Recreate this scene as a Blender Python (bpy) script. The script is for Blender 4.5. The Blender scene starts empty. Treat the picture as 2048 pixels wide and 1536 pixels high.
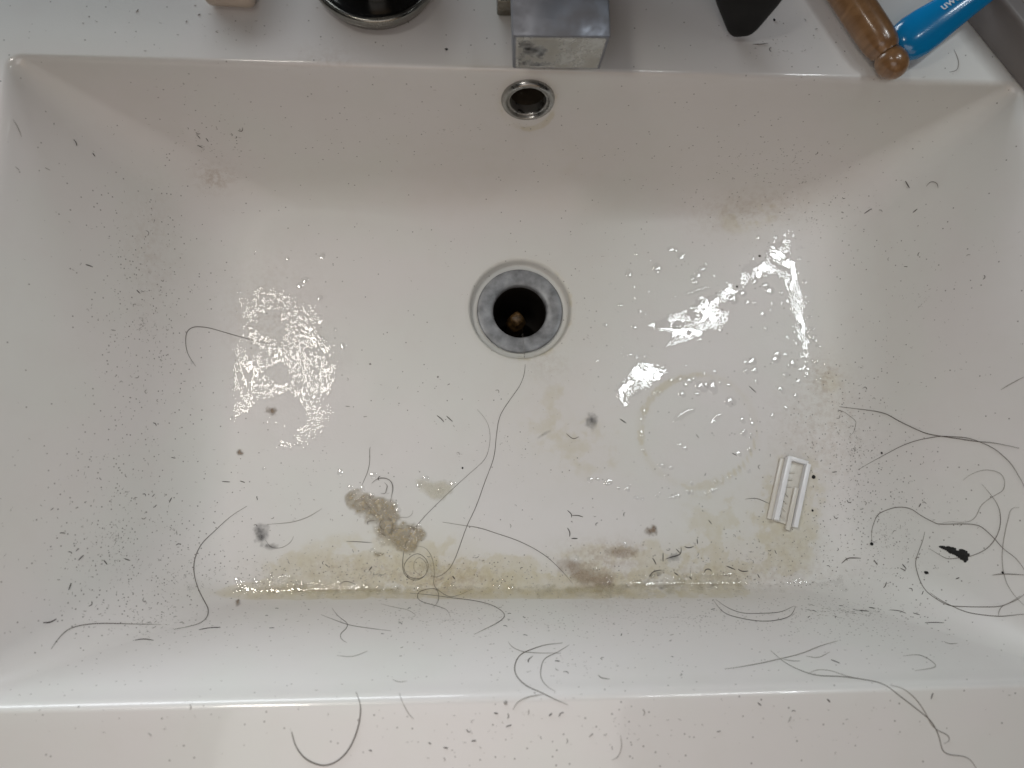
import bpy, bmesh, math, random
import numpy as np
from mathutils import Vector, Matrix, Euler
from mathutils.bvhtree import BVHTree

random.seed(7)
rng = np.random.default_rng(11)
scene = bpy.context.scene
C = scene.collection

# ------------------------------------------------------------------ camera
F, CX, CY = 1420.0, 1024.0, 768.0
CAM_P = Vector((0.2381, -0.2309, 0.3464))
CAM_R = Euler((0.1716, -0.0574, -0.0090), 'XYZ')
cd = bpy.data.cameras.new('camera')
cd.sensor_width = 36.0
cd.lens = F / 2048.0 * 36.0
cd.clip_start, cd.clip_end = 0.01, 50.0
cd.dof.use_dof = True
cd.dof.focus_distance = 0.46
cd.dof.aperture_fstop = 8.0
cam = bpy.data.objects.new('camera', cd)
cam.location = CAM_P
cam.rotation_euler = CAM_R
C.objects.link(cam)
scene.camera = cam

# ------------------------------------------------------------------ world, lamps, exposure
w = bpy.data.worlds.new('World')
scene.world = w
w.use_nodes = True
bg = w.node_tree.nodes['Background']
bg.inputs['Color'].default_value = (1.0, 0.975, 0.95, 1)
bg.inputs['Strength'].default_value = 0.010
scene.view_settings.view_transform = 'Standard'
scene.view_settings.look = 'None'
scene.view_settings.exposure = 0.0
scene.view_settings.gamma = 1.0


def area_lamp(name, loc, target, sx, sy, power, col, roll=0.0, shape='RECTANGLE', spread=None):
    ld = bpy.data.lights.new(name, 'AREA')
    ld.shape = shape
    ld.size = sx
    if shape in ('RECTANGLE', 'ELLIPSE'):
        ld.size_y = sy
    ld.energy = power
    ld.color = col
    if spread:
        ld.spread = spread
    o = bpy.data.objects.new(name, ld)
    o.location = loc
    d = (Vector(target) - Vector(loc)).normalized()
    q = d.to_track_quat('-Z', 'Y')
    o.rotation_euler = (q @ Euler((0, 0, roll)).to_quaternion()).to_euler()
    C.objects.link(o)
    return o


def strip_lamp(name, a, b, width, power, col):
    """a thin straight lamp from point a to point b, facing down"""
    a, b = Vector(a), Vector(b)
    ld = bpy.data.lights.new(name, 'AREA')
    ld.shape = 'RECTANGLE'
    ld.size = (b - a).length
    ld.size_y = width
    ld.energy = power
    ld.color = col
    o = bpy.data.objects.new(name, ld)
    o.location = (a + b) / 2
    x = (b - a).normalized()
    z = Vector((0, 0, 1))
    z = (z - x * z.dot(x)).normalized()
    y = z.cross(x)
    o.rotation_euler = Matrix((x, y, z)).transposed().to_euler()
    C.objects.link(o)
    return o


# left and right lamps above the basin; the other three are added fills
area_lamp('left_lamp', (-0.077, 0.039, 0.80), (0.20, -0.33, -0.10), 0.085, 0.21, 0.62, (1.0, 0.945, 0.87), shape='ELLIPSE', spread=1.5)
strip_lamp('right_lamp', (0.815, 0.255, 0.80), (0.507, 0.002, 0.80), 0.036, 1.75, (0.93, 0.98, 1.0))
strip_lamp('right_side_lamp', (0.822, 0.243, 0.798), (0.737, 0.003, 0.798), 0.014, 0.48, (0.93, 0.98, 1.0))
area_lamp('back_fill', (-0.12, 0.55, 0.135), (0.27, -0.32, 0.0), 0.75, 0.2, 4.1, (0.88, 0.95, 1.0))  # added low fill behind the deck, brightens the front wall
area_lamp('warm_fill', (0.30, -1.0, 0.50), (0.27, 0.0, 0.0), 0.9, 0.5, 1.0, (1.0, 0.69, 0.45))  # added warm fill aimed at the back wall
area_lamp('front_fill', (0.18, -0.52, 0.62), (0.20, -0.35, 0.0), 0.5, 0.35, 0.88, (1.0, 0.955, 0.945))  # added soft fill close above the front deck

# ------------------------------------------------------------------ helpers
def link_mesh(name, verts, faces, mat=None, parent=None, smooth=True):
    me = bpy.data.meshes.new(name)
    me.from_pydata([tuple(v) for v in verts], [], faces)
    me.update()
    if smooth:
        me.polygons.foreach_set('use_smooth', [True] * len(me.polygons))
    o = bpy.data.objects.new(name, me)
    if mat:
        me.materials.append(mat)
    C.objects.link(o)
    if parent:
        o.parent = parent
    return o


def link_bm(name, bm, mat=None, parent=None, smooth=False, angle=None):
    me = bpy.data.meshes.new(name)
    bm.normal_update()
    bm.to_mesh(me)
    bm.free()
    if smooth:
        me.polygons.foreach_set('use_smooth', [True] * len(me.polygons))
    if angle is not None:
        me.set_sharp_from_angle(angle=angle)
    o = bpy.data.objects.new(name, me)
    if mat:
        me.materials.append(mat)
    C.objects.link(o)
    if parent:
        o.parent = parent
    return o


def thing(name, label, cat, loc=(0, 0, 0), rot=None, group=None):
    o = bpy.data.objects.new(name, None)
    o.empty_display_size = 0.01
    o.location = loc
    if rot is not None:
        o.rotation_euler = rot
    C.objects.link(o)
    return tag(o, label, cat, group)


def tag(o, label, cat, group=None, kind=None):
    o['label'] = label
    o['category'] = cat
    if group:
        o['group'] = group
    if kind:
        o['kind'] = kind
    return o


def lathe(profile, n=64, closed=False):
    """profile: list of (r, z) -> verts, faces around z"""
    vs, fs = [], []
    for r, z in profile:
        for k in range(n):
            a = 2 * math.pi * k / n
            vs.append((r * math.cos(a), r * math.sin(a), z))
    for i in range(len(profile) - 1):
        for k in range(n):
            k2 = (k + 1) % n
            fs.append((i * n + k, i * n + k2, (i + 1) * n + k2, (i + 1) * n + k))
    if closed:
        fs.append(tuple(range(n))[::-1])
        fs.append(tuple((len(profile) - 1) * n + k for k in range(n)))
    return vs, fs


def bev_box(sx, sy, sz, r, seg=2, center=(0, 0, 0)):
    bm = bmesh.new()
    bmesh.ops.create_cube(bm, size=1.0)
    bmesh.ops.scale(bm, vec=(sx, sy, sz), verts=bm.verts)
    bmesh.ops.bevel(bm, geom=list(bm.edges), offset=r, segments=seg, affect='EDGES', profile=0.5)
    bmesh.ops.translate(bm, vec=center, verts=bm.verts)
    return bm


# --- noise (numpy)
def _hash(ix, iy, s):
    h = (ix.astype(np.int64) * 374761393 + iy.astype(np.int64) * 668265263 + s * 1442695041) & 0xffffffff
    h = ((h ^ (h >> 13)) * 1274126177) & 0xffffffff
    h = h ^ (h >> 16)
    return (h & 0xffffff) / float(0xffffff)


def vnoise(x, y, s=0):
    ix, iy = np.floor(x), np.floor(y)
    fx, fy = x - ix, y - iy
    fx = fx * fx * fx * (fx * (fx * 6 - 15) + 10)
    fy = fy * fy * fy * (fy * (fy * 6 - 15) + 10)
    a, b = _hash(ix, iy, s), _hash(ix + 1, iy, s)
    c, d = _hash(ix, iy + 1, s), _hash(ix + 1, iy + 1, s)
    return (a * (1 - fx) + b * fx) * (1 - fy) + (c * (1 - fx) + d * fx) * fy


def fbm(x, y, s=0, o=4):
    t, amp, tot = 0, 1.0, 0
    for k in range(o):
        t = t + amp * vnoise(x * 2 ** k + 17.3 * k, y * 2 ** k - 9.1 * k, s + k)
        tot += amp
        amp *= 0.5
    return t / tot


# --- camera projection (only used to read positions off the photograph)
CAM_M = np.array(CAM_R.to_matrix())
CAM_PN = np.array(CAM_P)


def to_px(P):
    q = (np.asarray(P, float) - CAM_PN) @ CAM_M
    return np.stack([CX + F * q[..., 0] / -q[..., 2], CY - F * q[..., 1] / -q[..., 2]], -1)


def px_ray(u, v):
    d = Vector(CAM_M @ np.array([(u - CX) / F, -(v - CY) / F, -1.0]))
    return CAM_P, d.normalized()


def on_plane(u, v, z):
    o, d = px_ray(u, v)
    return o + d * ((z - o.z) / d.z)


# ------------------------------------------------------------------ materials
def new_mat(name):
    m = bpy.data.materials.new(name)
    m.use_nodes = True
    nt = m.node_tree
    return m, nt, nt.nodes, nt.links, nt.nodes['Principled BSDF']


def simple(name, col, rough=0.5, metal=0.0, spec=0.5, var=0.0, scale=80.0, bump=0.0, coat=0.0, trans=0.0, sss=0.0):
    m, nt, N, L, B = new_mat(name)
    B.inputs['Base Color'].default_value = (*col, 1)
    B.inputs['Roughness'].default_value = rough
    B.inputs['Metallic'].default_value = metal
    B.inputs['Specular IOR Level'].default_value = spec
    B.inputs['Coat Weight'].default_value = coat
    B.inputs['Transmission Weight'].default_value = trans
    if sss:
        B.inputs['Subsurface Weight'].default_value = sss
        B.inputs['Subsurface Radius'].default_value = (0.003, 0.003, 0.003)
    if var or bump:
        tc = N.new('ShaderNodeTexCoord')
        nz = N.new('ShaderNodeTexNoise')
        nz.inputs['Scale'].default_value = scale
        nz.inputs['Detail'].default_value = 6
        L.new(tc.outputs['Object'], nz.inputs['Vector'])
        if var:
            cr = N.new('ShaderNodeValToRGB')
            cr.color_ramp.elements[0].position = 0.3
            cr.color_ramp.elements[1].position = 0.7
            cr.color_ramp.elements[0].color = (*[c * (1 - var) for c in col], 1)
            cr.color_ramp.elements[1].color = (*[min(1, c * (1 + var)) for c in col], 1)
            L.new(nz.outputs['Fac'], cr.inputs['Fac'])
            L.new(cr.outputs['Color'], B.inputs['Base Color'])
        if bump:
            bp = N.new('ShaderNodeBump')
            bp.inputs['Strength'].default_value = bump
            bp.inputs['Distance'].default_value = 0.001
            L.new(nz.outputs['Fac'], bp.inputs['Height'])
            L.new(bp.outputs['Normal'], B.inputs['Normal'])
    return m


def mat_ceramic():
    m, nt, N, L, B = new_mat('white_ceramic')
    tc = N.new('ShaderNodeTexCoord')

    def noise(scale, detail=5, rough=0.55):
        n = N.new('ShaderNodeTexNoise')
        n.inputs['Scale'].default_value = scale
        n.inputs['Detail'].default_value = detail
        n.inputs['Roughness'].default_value = rough
        L.new(tc.outputs['Object'], n.inputs['Vector'])
        return n.outputs['Fac']

    def attr(n):
        a = N.new('ShaderNodeAttribute')
        a.attribute_name = n
        return a.outputs['Fac']

    def math_(op, a, b=None, clamp=False, c=None):
        x = N.new('ShaderNodeMath')
        x.operation = op
        x.use_clamp = clamp
        for i, s in enumerate((a, b, c)):
            if s is None:
                continue
            if isinstance(s, (int, float)):
                x.inputs[i].default_value = s
            else:
                L.new(s, x.inputs[i])
        return x.outputs[0]

    def mix(fac, a, b):
        x = N.new('ShaderNodeMix')
        x.data_type = 'RGBA'
        x.blend_type = 'MIX'
        if isinstance(fac, (int, float)):
            x.inputs[0].default_value = fac
        else:
            L.new(fac, x.inputs[0])
        for i, s in ((6, a), (7, b)):
            if isinstance(s, tuple):
                x.inputs[i].default_value = (*s, 1)
            else:
                L.new(s, x.inputs[i])
        return x.outputs[2]

    def smooth(v, lo, hi):
        x = N.new('ShaderNodeMapRange')
        x.interpolation_type = 'SMOOTHSTEP'
        L.new(v, x.inputs[0])
        x.inputs[1].default_value = lo
        x.inputs[2].default_value = hi
        return x.outputs[0]

    base = mix(smooth(noise(9, 3), 0.38, 0.62), (0.735, 0.718, 0.712), (0.722, 0.727, 0.705))
    # faint soap film over everything, broken up
    film = math_('MULTIPLY', smooth(noise(55, 6), 0.45, 0.75), 0.35)
    base = mix(film, base, (0.70, 0.685, 0.665))
    # yellow residue
    ny = noise(120, 7, 0.65)
    ylow = noise(38, 4, 0.6)
    ymix = math_('MULTIPLY', attr('stain_yellow'), math_('MULTIPLY', smooth(ylow, 0.30, 0.66), 1.5))
    ysharp = math_('MULTIPLY', smooth(ymix, 0.20, 0.34), math_('ADD', math_('MULTIPLY', ny, 0.9), 0.05))
    y = math_('ADD', math_('MULTIPLY', ysharp, 0.55), math_('MULTIPLY', math_('MULTIPLY', attr('stain_yellow'), ny), 0.9), True)
    base = mix(y, base, (0.55, 0.49, 0.315))
    # brown/pink residue
    nb = noise(260, 6, 0.7)
    b = math_('MULTIPLY', attr('stain_brown'), smooth(nb, 0.38, 0.68), True)
    base = mix(b, base, (0.33, 0.235, 0.155))
    # tiny dark specks
    vo = N.new('ShaderNodeTexVoronoi')
    vo.inputs['Scale'].default_value = 520
    L.new(tc.outputs['Object'], vo.inputs['Vector'])
    wn = N.new('ShaderNodeTexWhiteNoise')
    L.new(vo.outputs['Color'], wn.inputs['Vector'])
    pres = math_('LESS_THAN', wn.outputs['Value'], math_('MULTIPLY', attr('dirt'), 0.55))
    dot = math_('MULTIPLY', smooth(vo.outputs['Distance'], 0.30, 0.12), pres)
    # smoothstep with reversed limits is undefined: invert instead
    base = mix(math_('MULTIPLY', dot, 0.75), base, (0.12, 0.105, 0.095))
    L.new(base, B.inputs['Base Color'])
    # gloss: dull scum on the floor, glossy elsewhere
    r = math_('ADD', math_('MULTIPLY', attr('scum'), 0.14), math_('ADD', math_('MULTIPLY', noise(40, 4), 0.08), 0.295))
    L.new(r, B.inputs['Roughness'])
    L.new(math_('MULTIPLY', attr('rim'), 0.8), B.inputs['Coat Weight'])
    B.inputs['Coat Roughness'].default_value = 0.07
    B.inputs['Specular IOR Level'].default_value = 0.5
    bp = N.new('ShaderNodeBump')
    bp.inputs['Strength'].default_value = 0.06
    bp.inputs['Distance'].default_value = 0.0006
    L.new(noise(600, 4), bp.inputs['Height'])
    L.new(bp.outputs['Normal'], B.inputs['Normal'])
    return m


def mat_film(name, rough=0.03, ior=1.5, bump_scale=900, bump=0.25, tint=None, lo=0.35, hi=0.6, cover=9.0):
    """thin clear water film: the dish shows through, the surface reflects by Fresnel"""
    m, nt, N, L, B = new_mat(name)
    N.remove(B)
    out = N['Material Output']
    tr = N.new('ShaderNodeBsdfTransparent')
    if tint:
        tr.inputs['Color'].default_value = (*tint, 1)
    gl = N.new('ShaderNodeBsdfGlossy')
    gl.inputs['Roughness'].default_value = rough
    fr = N.new('ShaderNodeFresnel')
    fr.inputs['IOR'].default_value = ior
    mx = N.new('ShaderNodeMixShader')
    tc = N.new('ShaderNodeTexCoord')
    nz = N.new('ShaderNodeTexNoise')
    nz.inputs['Scale'].default_value = bump_scale
    nz.inputs['Detail'].default_value = 3
    L.new(tc.outputs['Object'], nz.inputs['Vector'])
    bp = N.new('ShaderNodeBump')
    bp.inputs['Strength'].default_value = bump
    bp.inputs['Distance'].default_value = 0.0004
    # dimples come and go in patches
    n2 = N.new('ShaderNodeTexNoise')
    n2.inputs['Scale'].default_value = 75
    n2.inputs['Detail'].default_value = 3
    L.new(tc.outputs['Object'], n2.inputs['Vector'])
    mr = N.new('ShaderNodeMapRange')
    mr.interpolation_type = 'SMOOTHSTEP'
    mr.inputs[1].default_value = lo
    mr.inputs[2].default_value = hi
    L.new(n2.outputs['Fac'], mr.inputs[0])
    hm = N.new('ShaderNodeMath')
    hm.operation = 'MULTIPLY'
    L.new(nz.outputs['Fac'], hm.inputs[0])
    L.new(mr.outputs[0], hm.inputs[1])
    L.new(hm.outputs[0], bp.inputs['Height'])
    L.new(bp.outputs['Normal'], gl.inputs['Normal'])
    L.new(bp.outputs['Normal'], fr.inputs['Normal'])
    # seen from below (light on its way to the ceramic) the film is simply clear
    ge = N.new('ShaderNodeNewGeometry')
    inv = N.new('ShaderNodeMath')
    inv.operation = 'SUBTRACT'
    inv.inputs[0].default_value = 1.0
    L.new(ge.outputs['Backfacing'], inv.inputs[1])
    mu = N.new('ShaderNodeMath')
    mu.operation = 'MULTIPLY'
    L.new(fr.outputs[0], mu.inputs[0])
    L.new(inv.outputs[0], mu.inputs[1])
    # the film thins out and breaks up towards its edge
    dp = N.new('ShaderNodeAttribute')
    dp.attribute_name = 'depth'
    n3 = N.new('ShaderNodeTexNoise')
    n3.inputs['Scale'].default_value = 420
    n3.inputs['Detail'].default_value = 5
    n3.inputs['Roughness'].default_value = 0.65
    L.new(tc.outputs['Object'], n3.inputs['Vector'])
    ad = N.new('ShaderNodeMath')
    ad.operation = 'MULTIPLY_ADD'
    L.new(dp.outputs['Fac'], ad.inputs[0])
    ad.inputs[1].default_value = cover
    L.new(n3.outputs['Fac'], ad.inputs[2])
    cv = N.new('ShaderNodeMapRange')
    cv.interpolation_type = 'SMOOTHSTEP'
    cv.inputs[1].default_value = 0.62
    cv.inputs[2].default_value = 0.72
    L.new(ad.outputs[0], cv.inputs[0])
    m3 = N.new('ShaderNodeMath')
    m3.operation = 'MULTIPLY'
    L.new(mu.outputs[0], m3.inputs[0])
    if cover < 5:
        L.new(cv.outputs[0], m3.inputs[1])
    else:
        m3.inputs[1].default_value = 1.0
    L.new(m3.outputs[0], mx.inputs[0])
    L.new(tr.outputs[0], mx.inputs[1])
    L.new(gl.outputs[0], mx.inputs[2])
    L.new(mx.outputs[0], out.inputs['Surface'])
    return m


def mat_scum(name, c1, c2, amount=0.8, scale=350, rough=0.25):
    """wet residue, thinner (more see-through) towards its edge"""
    m, nt, N, L, B = new_mat(name)
    out = N['Material Output']
    tc = N.new('ShaderNodeTexCoord')
    nz = N.new('ShaderNodeTexNoise')
    nz.inputs['Scale'].default_value = scale
    nz.inputs['Detail'].default_value = 7
    nz.inputs['Roughness'].default_value = 0.65
    L.new(tc.outputs['Object'], nz.inputs['Vector'])
    cr = N.new('ShaderNodeValToRGB')
    cr.color_ramp.elements[0].position = 0.32
    cr.color_ramp.elements[1].position = 0.68
    cr.color_ramp.elements[0].color = (*c1, 1)
    cr.color_ramp.elements[1].color = (*c2, 1)
    L.new(nz.outputs['Fac'], cr.inputs['Fac'])
    L.new(cr.outputs['Color'], B.inputs['Base Color'])
    B.inputs['Roughness'].default_value = rough
    at = N.new('ShaderNodeAttribute')
    at.attribute_name = 'depth'
    ml = N.new('ShaderNodeMath')
    ml.operation = 'MULTIPLY'
    ml.use_clamp = True
    L.new(at.outputs['Fac'], ml.inputs[0])
    ma = N.new('ShaderNodeMath')
    ma.operation = 'MULTIPLY_ADD'
    L.new(nz.outputs['Fac'], ma.inputs[0])
    ma.inputs[1].default_value = 0.9 * amount
    ma.inputs[2].default_value = 0.42 * amount
    L.new(ma.outputs[0], ml.inputs[1])
    L.new(ml.outputs[0], B.inputs['Alpha'])
    bp = N.new('ShaderNodeBump')
    bp.inputs['Strength'].default_value = 0.5
    bp.inputs['Distance'].default_value = 0.0012
    L.new(nz.outputs['Fac'], bp.inputs['Height'])
    L.new(bp.outputs['Normal'], B.inputs['Normal'])
    B.inputs['Specular IOR Level'].default_value = 0.9
    return m


def mat_chrome(name, dull=(0.30, 0.30, 0.28), amount=0.5, scale=60, base=(0.62, 0.63, 0.66), rough0=0.16):
    m, nt, N, L, B = new_mat(name)
    tc = N.new('ShaderNodeTexCoord')
    nz = N.new('ShaderNodeTexNoise')
    nz.inputs['Scale'].default_value = scale
    nz.inputs['Detail'].default_value = 8
    nz.inputs['Roughness'].default_value = 0.62
    L.new(tc.outputs['Object'], nz.inputs['Vector'])
    mr = N.new('ShaderNodeMapRange')
    mr.inputs[1].default_value = 0.40
    mr.inputs[2].default_value = 0.66
    mr.inputs[4].default_value = amount
    L.new(nz.outputs['Fac'], mr.inputs[0])
    mx = N.new('ShaderNodeMix')
    mx.data_type = 'RGBA'
    L.new(mr.outputs[0], mx.inputs[0])
    mx.inputs[6].default_value = (*base, 1)
    mx.inputs[7].default_value = (*dull, 1)
    L.new(mx.outputs[2], B.inputs['Base Color'])
    iv = N.new('ShaderNodeMath')
    iv.operation = 'SUBTRACT'
    iv.inputs[0].default_value = 1.0
    L.new(mr.outputs[0], iv.inputs[1])
    L.new(iv.outputs[0], B.inputs['Metallic'])
    ra = N.new('ShaderNodeMath')
    ra.operation = 'MULTIPLY_ADD'
    L.new(mr.outputs[0], ra.inputs[0])
    ra.inputs[1].default_value = 0.3
    ra.inputs[2].default_value = rough0
    L.new(ra.outputs[0], B.inputs['Roughness'])
    return m


def mat_wood():
    m, nt, N, L, B = new_mat('varnished_wood')
    tc = N.new('ShaderNodeTexCoord')
    mp = N.new('ShaderNodeMapping')
    mp.inputs['Scale'].default_value = (260, 260, 14)
    L.new(tc.outputs['Object'], mp.inputs['Vector'])
    nz = N.new('ShaderNodeTexNoise')
    nz.inputs['Scale'].default_value = 1.0
    nz.inputs['Detail'].default_value = 6
    nz.inputs['Distortion'].default_value = 0.6
    L.new(mp.outputs[0], nz.inputs['Vector'])
    cr = N.new('ShaderNodeValToRGB')
    cr.color_ramp.elements[0].position = 0.3
    cr.color_ramp.elements[1].position = 0.72
    cr.color_ramp.elements[0].color = (0.175, 0.088, 0.036, 1)
    cr.color_ramp.elements[1].color = (0.29, 0.158, 0.072, 1)
    L.new(nz.outputs['Fac'], cr.inputs['Fac'])
    L.new(cr.outputs['Color'], B.inputs['Base Color'])
    B.inputs['Roughness'].default_value = 0.28
    B.inputs['Coat Weight'].default_value = 0.5
    B.inputs['Coat Roughness'].default_value = 0.12
    return m


M_ceramic = mat_ceramic()
M_water = mat_film('clear_water', 0.03, 1.8, 700, 0.05)
M_dimple = mat_film('dimpled_soapy_water', 0.03, 2.2, 900, 0.62, lo=0.22, hi=0.5, cover=0.15)
M_ripple = mat_film('rippled_water', 0.03, 1.85, 620, 0.6, lo=0.45, hi=0.62, cover=0.32)
M_crease = mat_film('crease_water', 0.03, 2.0, 420, 0.9, lo=0.3, hi=0.55, cover=0.22)
M_bead = mat_film('water_bead', 0.06, 2.1, 300, 0.0)
M_chrome = mat_chrome('limescaled_chrome', dull=(0.17, 0.175, 0.195), amount=0.95, base=(0.22, 0.23, 0.26), rough0=0.38)
M_chrome_front = mat_chrome('limescale_crust', dull=(0.37, 0.37, 0.335), amount=1.0, scale=90, base=(0.45, 0.45, 0.44))
M_flange = simple('dull_drain_metal', (0.235, 0.245, 0.26), 0.42, metal=0.12, var=0.42, scale=130)
M_ring = mat_chrome('overflow_chrome', dull=(0.20, 0.185, 0.15), amount=0.6, scale=140, base=(0.38, 0.38, 0.37), rough0=0.24)
M_dark = simple('dark_drain_pipe', (0.012, 0.010, 0.008), 0.45)  # near-black lining of the drain pipe
M_ovpipe = simple('dark_overflow_pipe', (0.055, 0.045, 0.032), 0.5, var=0.4, scale=150)  # dark brown mottled inside of the overflow pipe
M_rust = simple('rusty_brass', (0.10, 0.055, 0.018), 0.5, var=0.6, scale=400, bump=0.5)
M_blackpl = simple('black_plastic', (0.007, 0.007, 0.0075), 0.55, spec=0.25, var=0.2)
M_blackgl = simple('black_gloss', (0.010, 0.010, 0.010), 0.16)
M_steel = mat_chrome('tarnished_steel', dull=(0.18, 0.17, 0.14), amount=0.4, scale=90, base=(0.30, 0.295, 0.27))
M_base = mat_chrome('dark_tan_base', dull=(0.20, 0.15, 0.09), amount=0.5, scale=120, base=(0.20, 0.19, 0.16))  # dark metal mottled with tan
M_wood = mat_wood()
M_blue = simple('clear_blue_plastic', (0.004, 0.20, 0.46), 0.18, coat=0.3, sss=0.15)
M_white_print = simple('white_print', (0.72, 0.76, 0.80), 0.5)
M_white_pl = simple('white_plastic', (0.86, 0.87, 0.89), 0.3, sss=0.1)
M_clear_pl = simple('cloudy_plastic', (0.88, 0.85, 0.78), 0.3, trans=0.25)
M_case = simple('shade_dark_case', (0.17, 0.155, 0.15), 0.45, var=0.06, scale=40)  # dark tone holds the shade lying over the case
M_soap = simple('beige_soap', (0.56, 0.485, 0.41), 0.3, var=0.1, scale=60, sss=0.2)
M_hair = simple('dark_brown_hair', (0.115, 0.098, 0.084), 0.4)
M_hair2 = simple('faint_hair', (0.26, 0.24, 0.22), 0.45)
M_clip = simple('dark_clippings', (0.105, 0.097, 0.090), 0.6)
M_clip2 = simple('grey_clippings', (0.33, 0.315, 0.30), 0.6)
M_flake = simple('black_flake', (0.006, 0.006, 0.006), 0.7, bump=0.6, scale=900)
M_crumb = simple('brown_crumb', (0.25, 0.165, 0.11), 0.6, var=0.4, scale=900, bump=0.6)
M_clump = mat_scum('brown_residue', (0.20, 0.145, 0.075), (0.50, 0.41, 0.24), 0.66, 300, 0.10)
M_yellow = mat_scum('yellow_residue', (0.46, 0.40, 0.22), (0.62, 0.56, 0.38), 0.34, 260)
M_pink = mat_scum('pinkish_residue', (0.30, 0.20, 0.13), (0.46, 0.36, 0.25), 0.55, 420)
M_crumbfilm = mat_scum('brown_crumb_stuff', (0.13, 0.08, 0.045), (0.34, 0.24, 0.15), 0.95, 700, 0.3)
M_fluff = mat_scum('grey_fluff', (0.015, 0.014, 0.016), (0.13, 0.125, 0.13), 0.75, 700, 0.7)

# ------------------------------------------------------------------ the washbasin
W, LEN, D = 0.5455, 0.3161, 0.115
RIM = (0.0, W, -LEN, 0.0)
FLOOR = (0.0660, 0.4890, -0.2850, -0.0200)
DRAIN = (on_plane(1041, 617, -0.120).x, on_plane(1041, 617, -0.120).y)
Z_DR = -0.1195
NX, NY, NC = 240, 120, 20


def ring(rect, r, z):
    x0, x1, y0, y1 = rect
    pts = []
    sides = [((x0 + r, y0), (x1 - r, y0), NX, (x1 - r, y0 + r), -90),
             ((x1, y0 + r), (x1, y1 - r), NY, (x1 - r, y1 - r), 0),
             ((x1 - r, y1), (x0 + r, y1), NX, (x0 + r, y1 - r), 90),
             ((x0, y1 - r), (x0, y0 + r), NY, (x0 + r, y0 + r), 180)]
    for a, b, n, c, a0 in sides:
        for k in range(n):
            t = k / n
            pts.append((a[0] + (b[0] - a[0]) * t, a[1] + (b[1] - a[1]) * t, z))
        for k in range(NC):
            t = math.radians(a0 + 90 * k / NC)
            pts.append((c[0] + r * math.cos(t), c[1] + r * math.sin(t), z))
    return np.array(pts)


def side_values(front, right, back, left):
    v = []
    for n, val, nxt in ((NX, front, right), (NY, right, back), (NX, back, left), (NY, left, front)):
        v += [val] * n
        for k in range(NC):
            t = k / NC
            t = t * t * (3 - 2 * t)
            v.append(val + (nxt - val) * t)
    return np.array(v)[:, None]


def bez(a, b, c, u):
    return a * (1 - u) ** 2 + 2 * b * u * (1 - u) + c * u * u


OUT = (-0.085, W + 0.085, -LEN - 0.085, 0.135)
R_bot = ring((OUT[0] + .01, OUT[1] - .01, OUT[2] + .01, OUT[3] - .01), .02, -0.16)
R_low = ring(OUT, .02, -0.03)
R_e1 = ring(OUT, .02, -0.004)
R_e2 = ring((OUT[0] + .004, OUT[1] - .004, OUT[2] + .004, OUT[3] - .004), .018, 0.0)
R_rim = ring(RIM, 0.008, 0.0)
R_flo = ring(FLOOR, 0.040, -D)
ang = np.arctan2(R_flo[:, 1] - DRAIN[1], R_flo[:, 0] - DRAIN[0])


def circ(r, z):
    return np.stack([DRAIN[0] + r * np.cos(ang), DRAIN[1] + r * np.sin(ang), np.full_like(ang, z)], 1)


R_dr = circ(0.0362, Z_DR)
rings = [R_bot, R_low, R_e1, R_e2]
for t in (0.15, 0.4, 0.7, 0.88):
    rings.append(R_e2 + (R_rim - R_e2) * t)
# rim rounding: 4 mm on the deck, 5 mm on the wall
dv = R_e2 - R_rim
dv = dv / np.linalg.norm(dv, axis=1)[:, None]
wv = R_flo - R_rim
wl = np.linalg.norm(wv, axis=1)[:, None]
wv = wv / wl
pa = R_rim + dv * side_values(0.004, 0.004, 0.003, 0.004)
pc = R_rim + wv * side_values(0.006, 0.006, 0.004, 0.006)
for u in np.linspace(0, 1, 9):
    rings.append(bez(pa, R_rim, pc, u))
fv = R_dr - R_flo
fl = np.linalg.norm(fv, axis=1)[:, None]
fv = fv / fl
qa = R_flo - wv * side_values(0.018, 0.040, 0.030, 0.040)
qc = R_flo + fv * np.minimum(side_values(0.007, 0.028, 0.032, 0.028), fl * 0.6)
for t in np.linspace(0, 1, 44)[1:-1]:
    rings.append(pc + (qa - pc) * t)
for u in np.linspace(0, 1, 24):
    rings.append(bez(qa, R_flo, qc, u))
for t in np.linspace(0, 1, 60)[1:-1]:
    rings.append(qc + (R_dr - qc) * t)
rings.append(R_dr)
for r, z in ((0.0355, -0.1197), (0.0349, -0.1203), (0.0343, -0.1214), (0.0339, -0.1232), (0.0335, -0.1262), (0.0326, -0.1275), (0.0270, -0.1279)):
    rings.append(circ(r, z))
MR = len(R_rim)
verts = np.concatenate(rings)
faces = []
OVC = on_plane(1056, 203, -0.021)
OVC.y = -0.0040
for i in range(len(rings) - 1):
    for k in range(MR):
        k2 = (k + 1) % MR
        f = (i * MR + k, i * MR + k2, (i + 1) * MR + k2, (i + 1) * MR + k)
        if i > 8:
            c = (verts[f[0]] + verts[f[2]]) / 2
            if c[1] > -0.02 and (c[0] - OVC.x) ** 2 + (c[2] - OVC.z) ** 2 < 0.0128 ** 2:
                continue
        faces.append(f)

basin = thing('washbasin', 'white rectangular ceramic washbasin dirty with hair clippings and soap scum', 'washbasin', (W / 2, -LEN / 2, 0))
BO = Vector((W / 2, -LEN / 2, 0))
body = link_mesh('basin_body', verts - np.array(BO), faces, M_ceramic, basin)
bm = bmesh.new()
bm.from_mesh(body.data)
bmesh.ops.recalc_face_normals(bm, faces=bm.faces)
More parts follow.
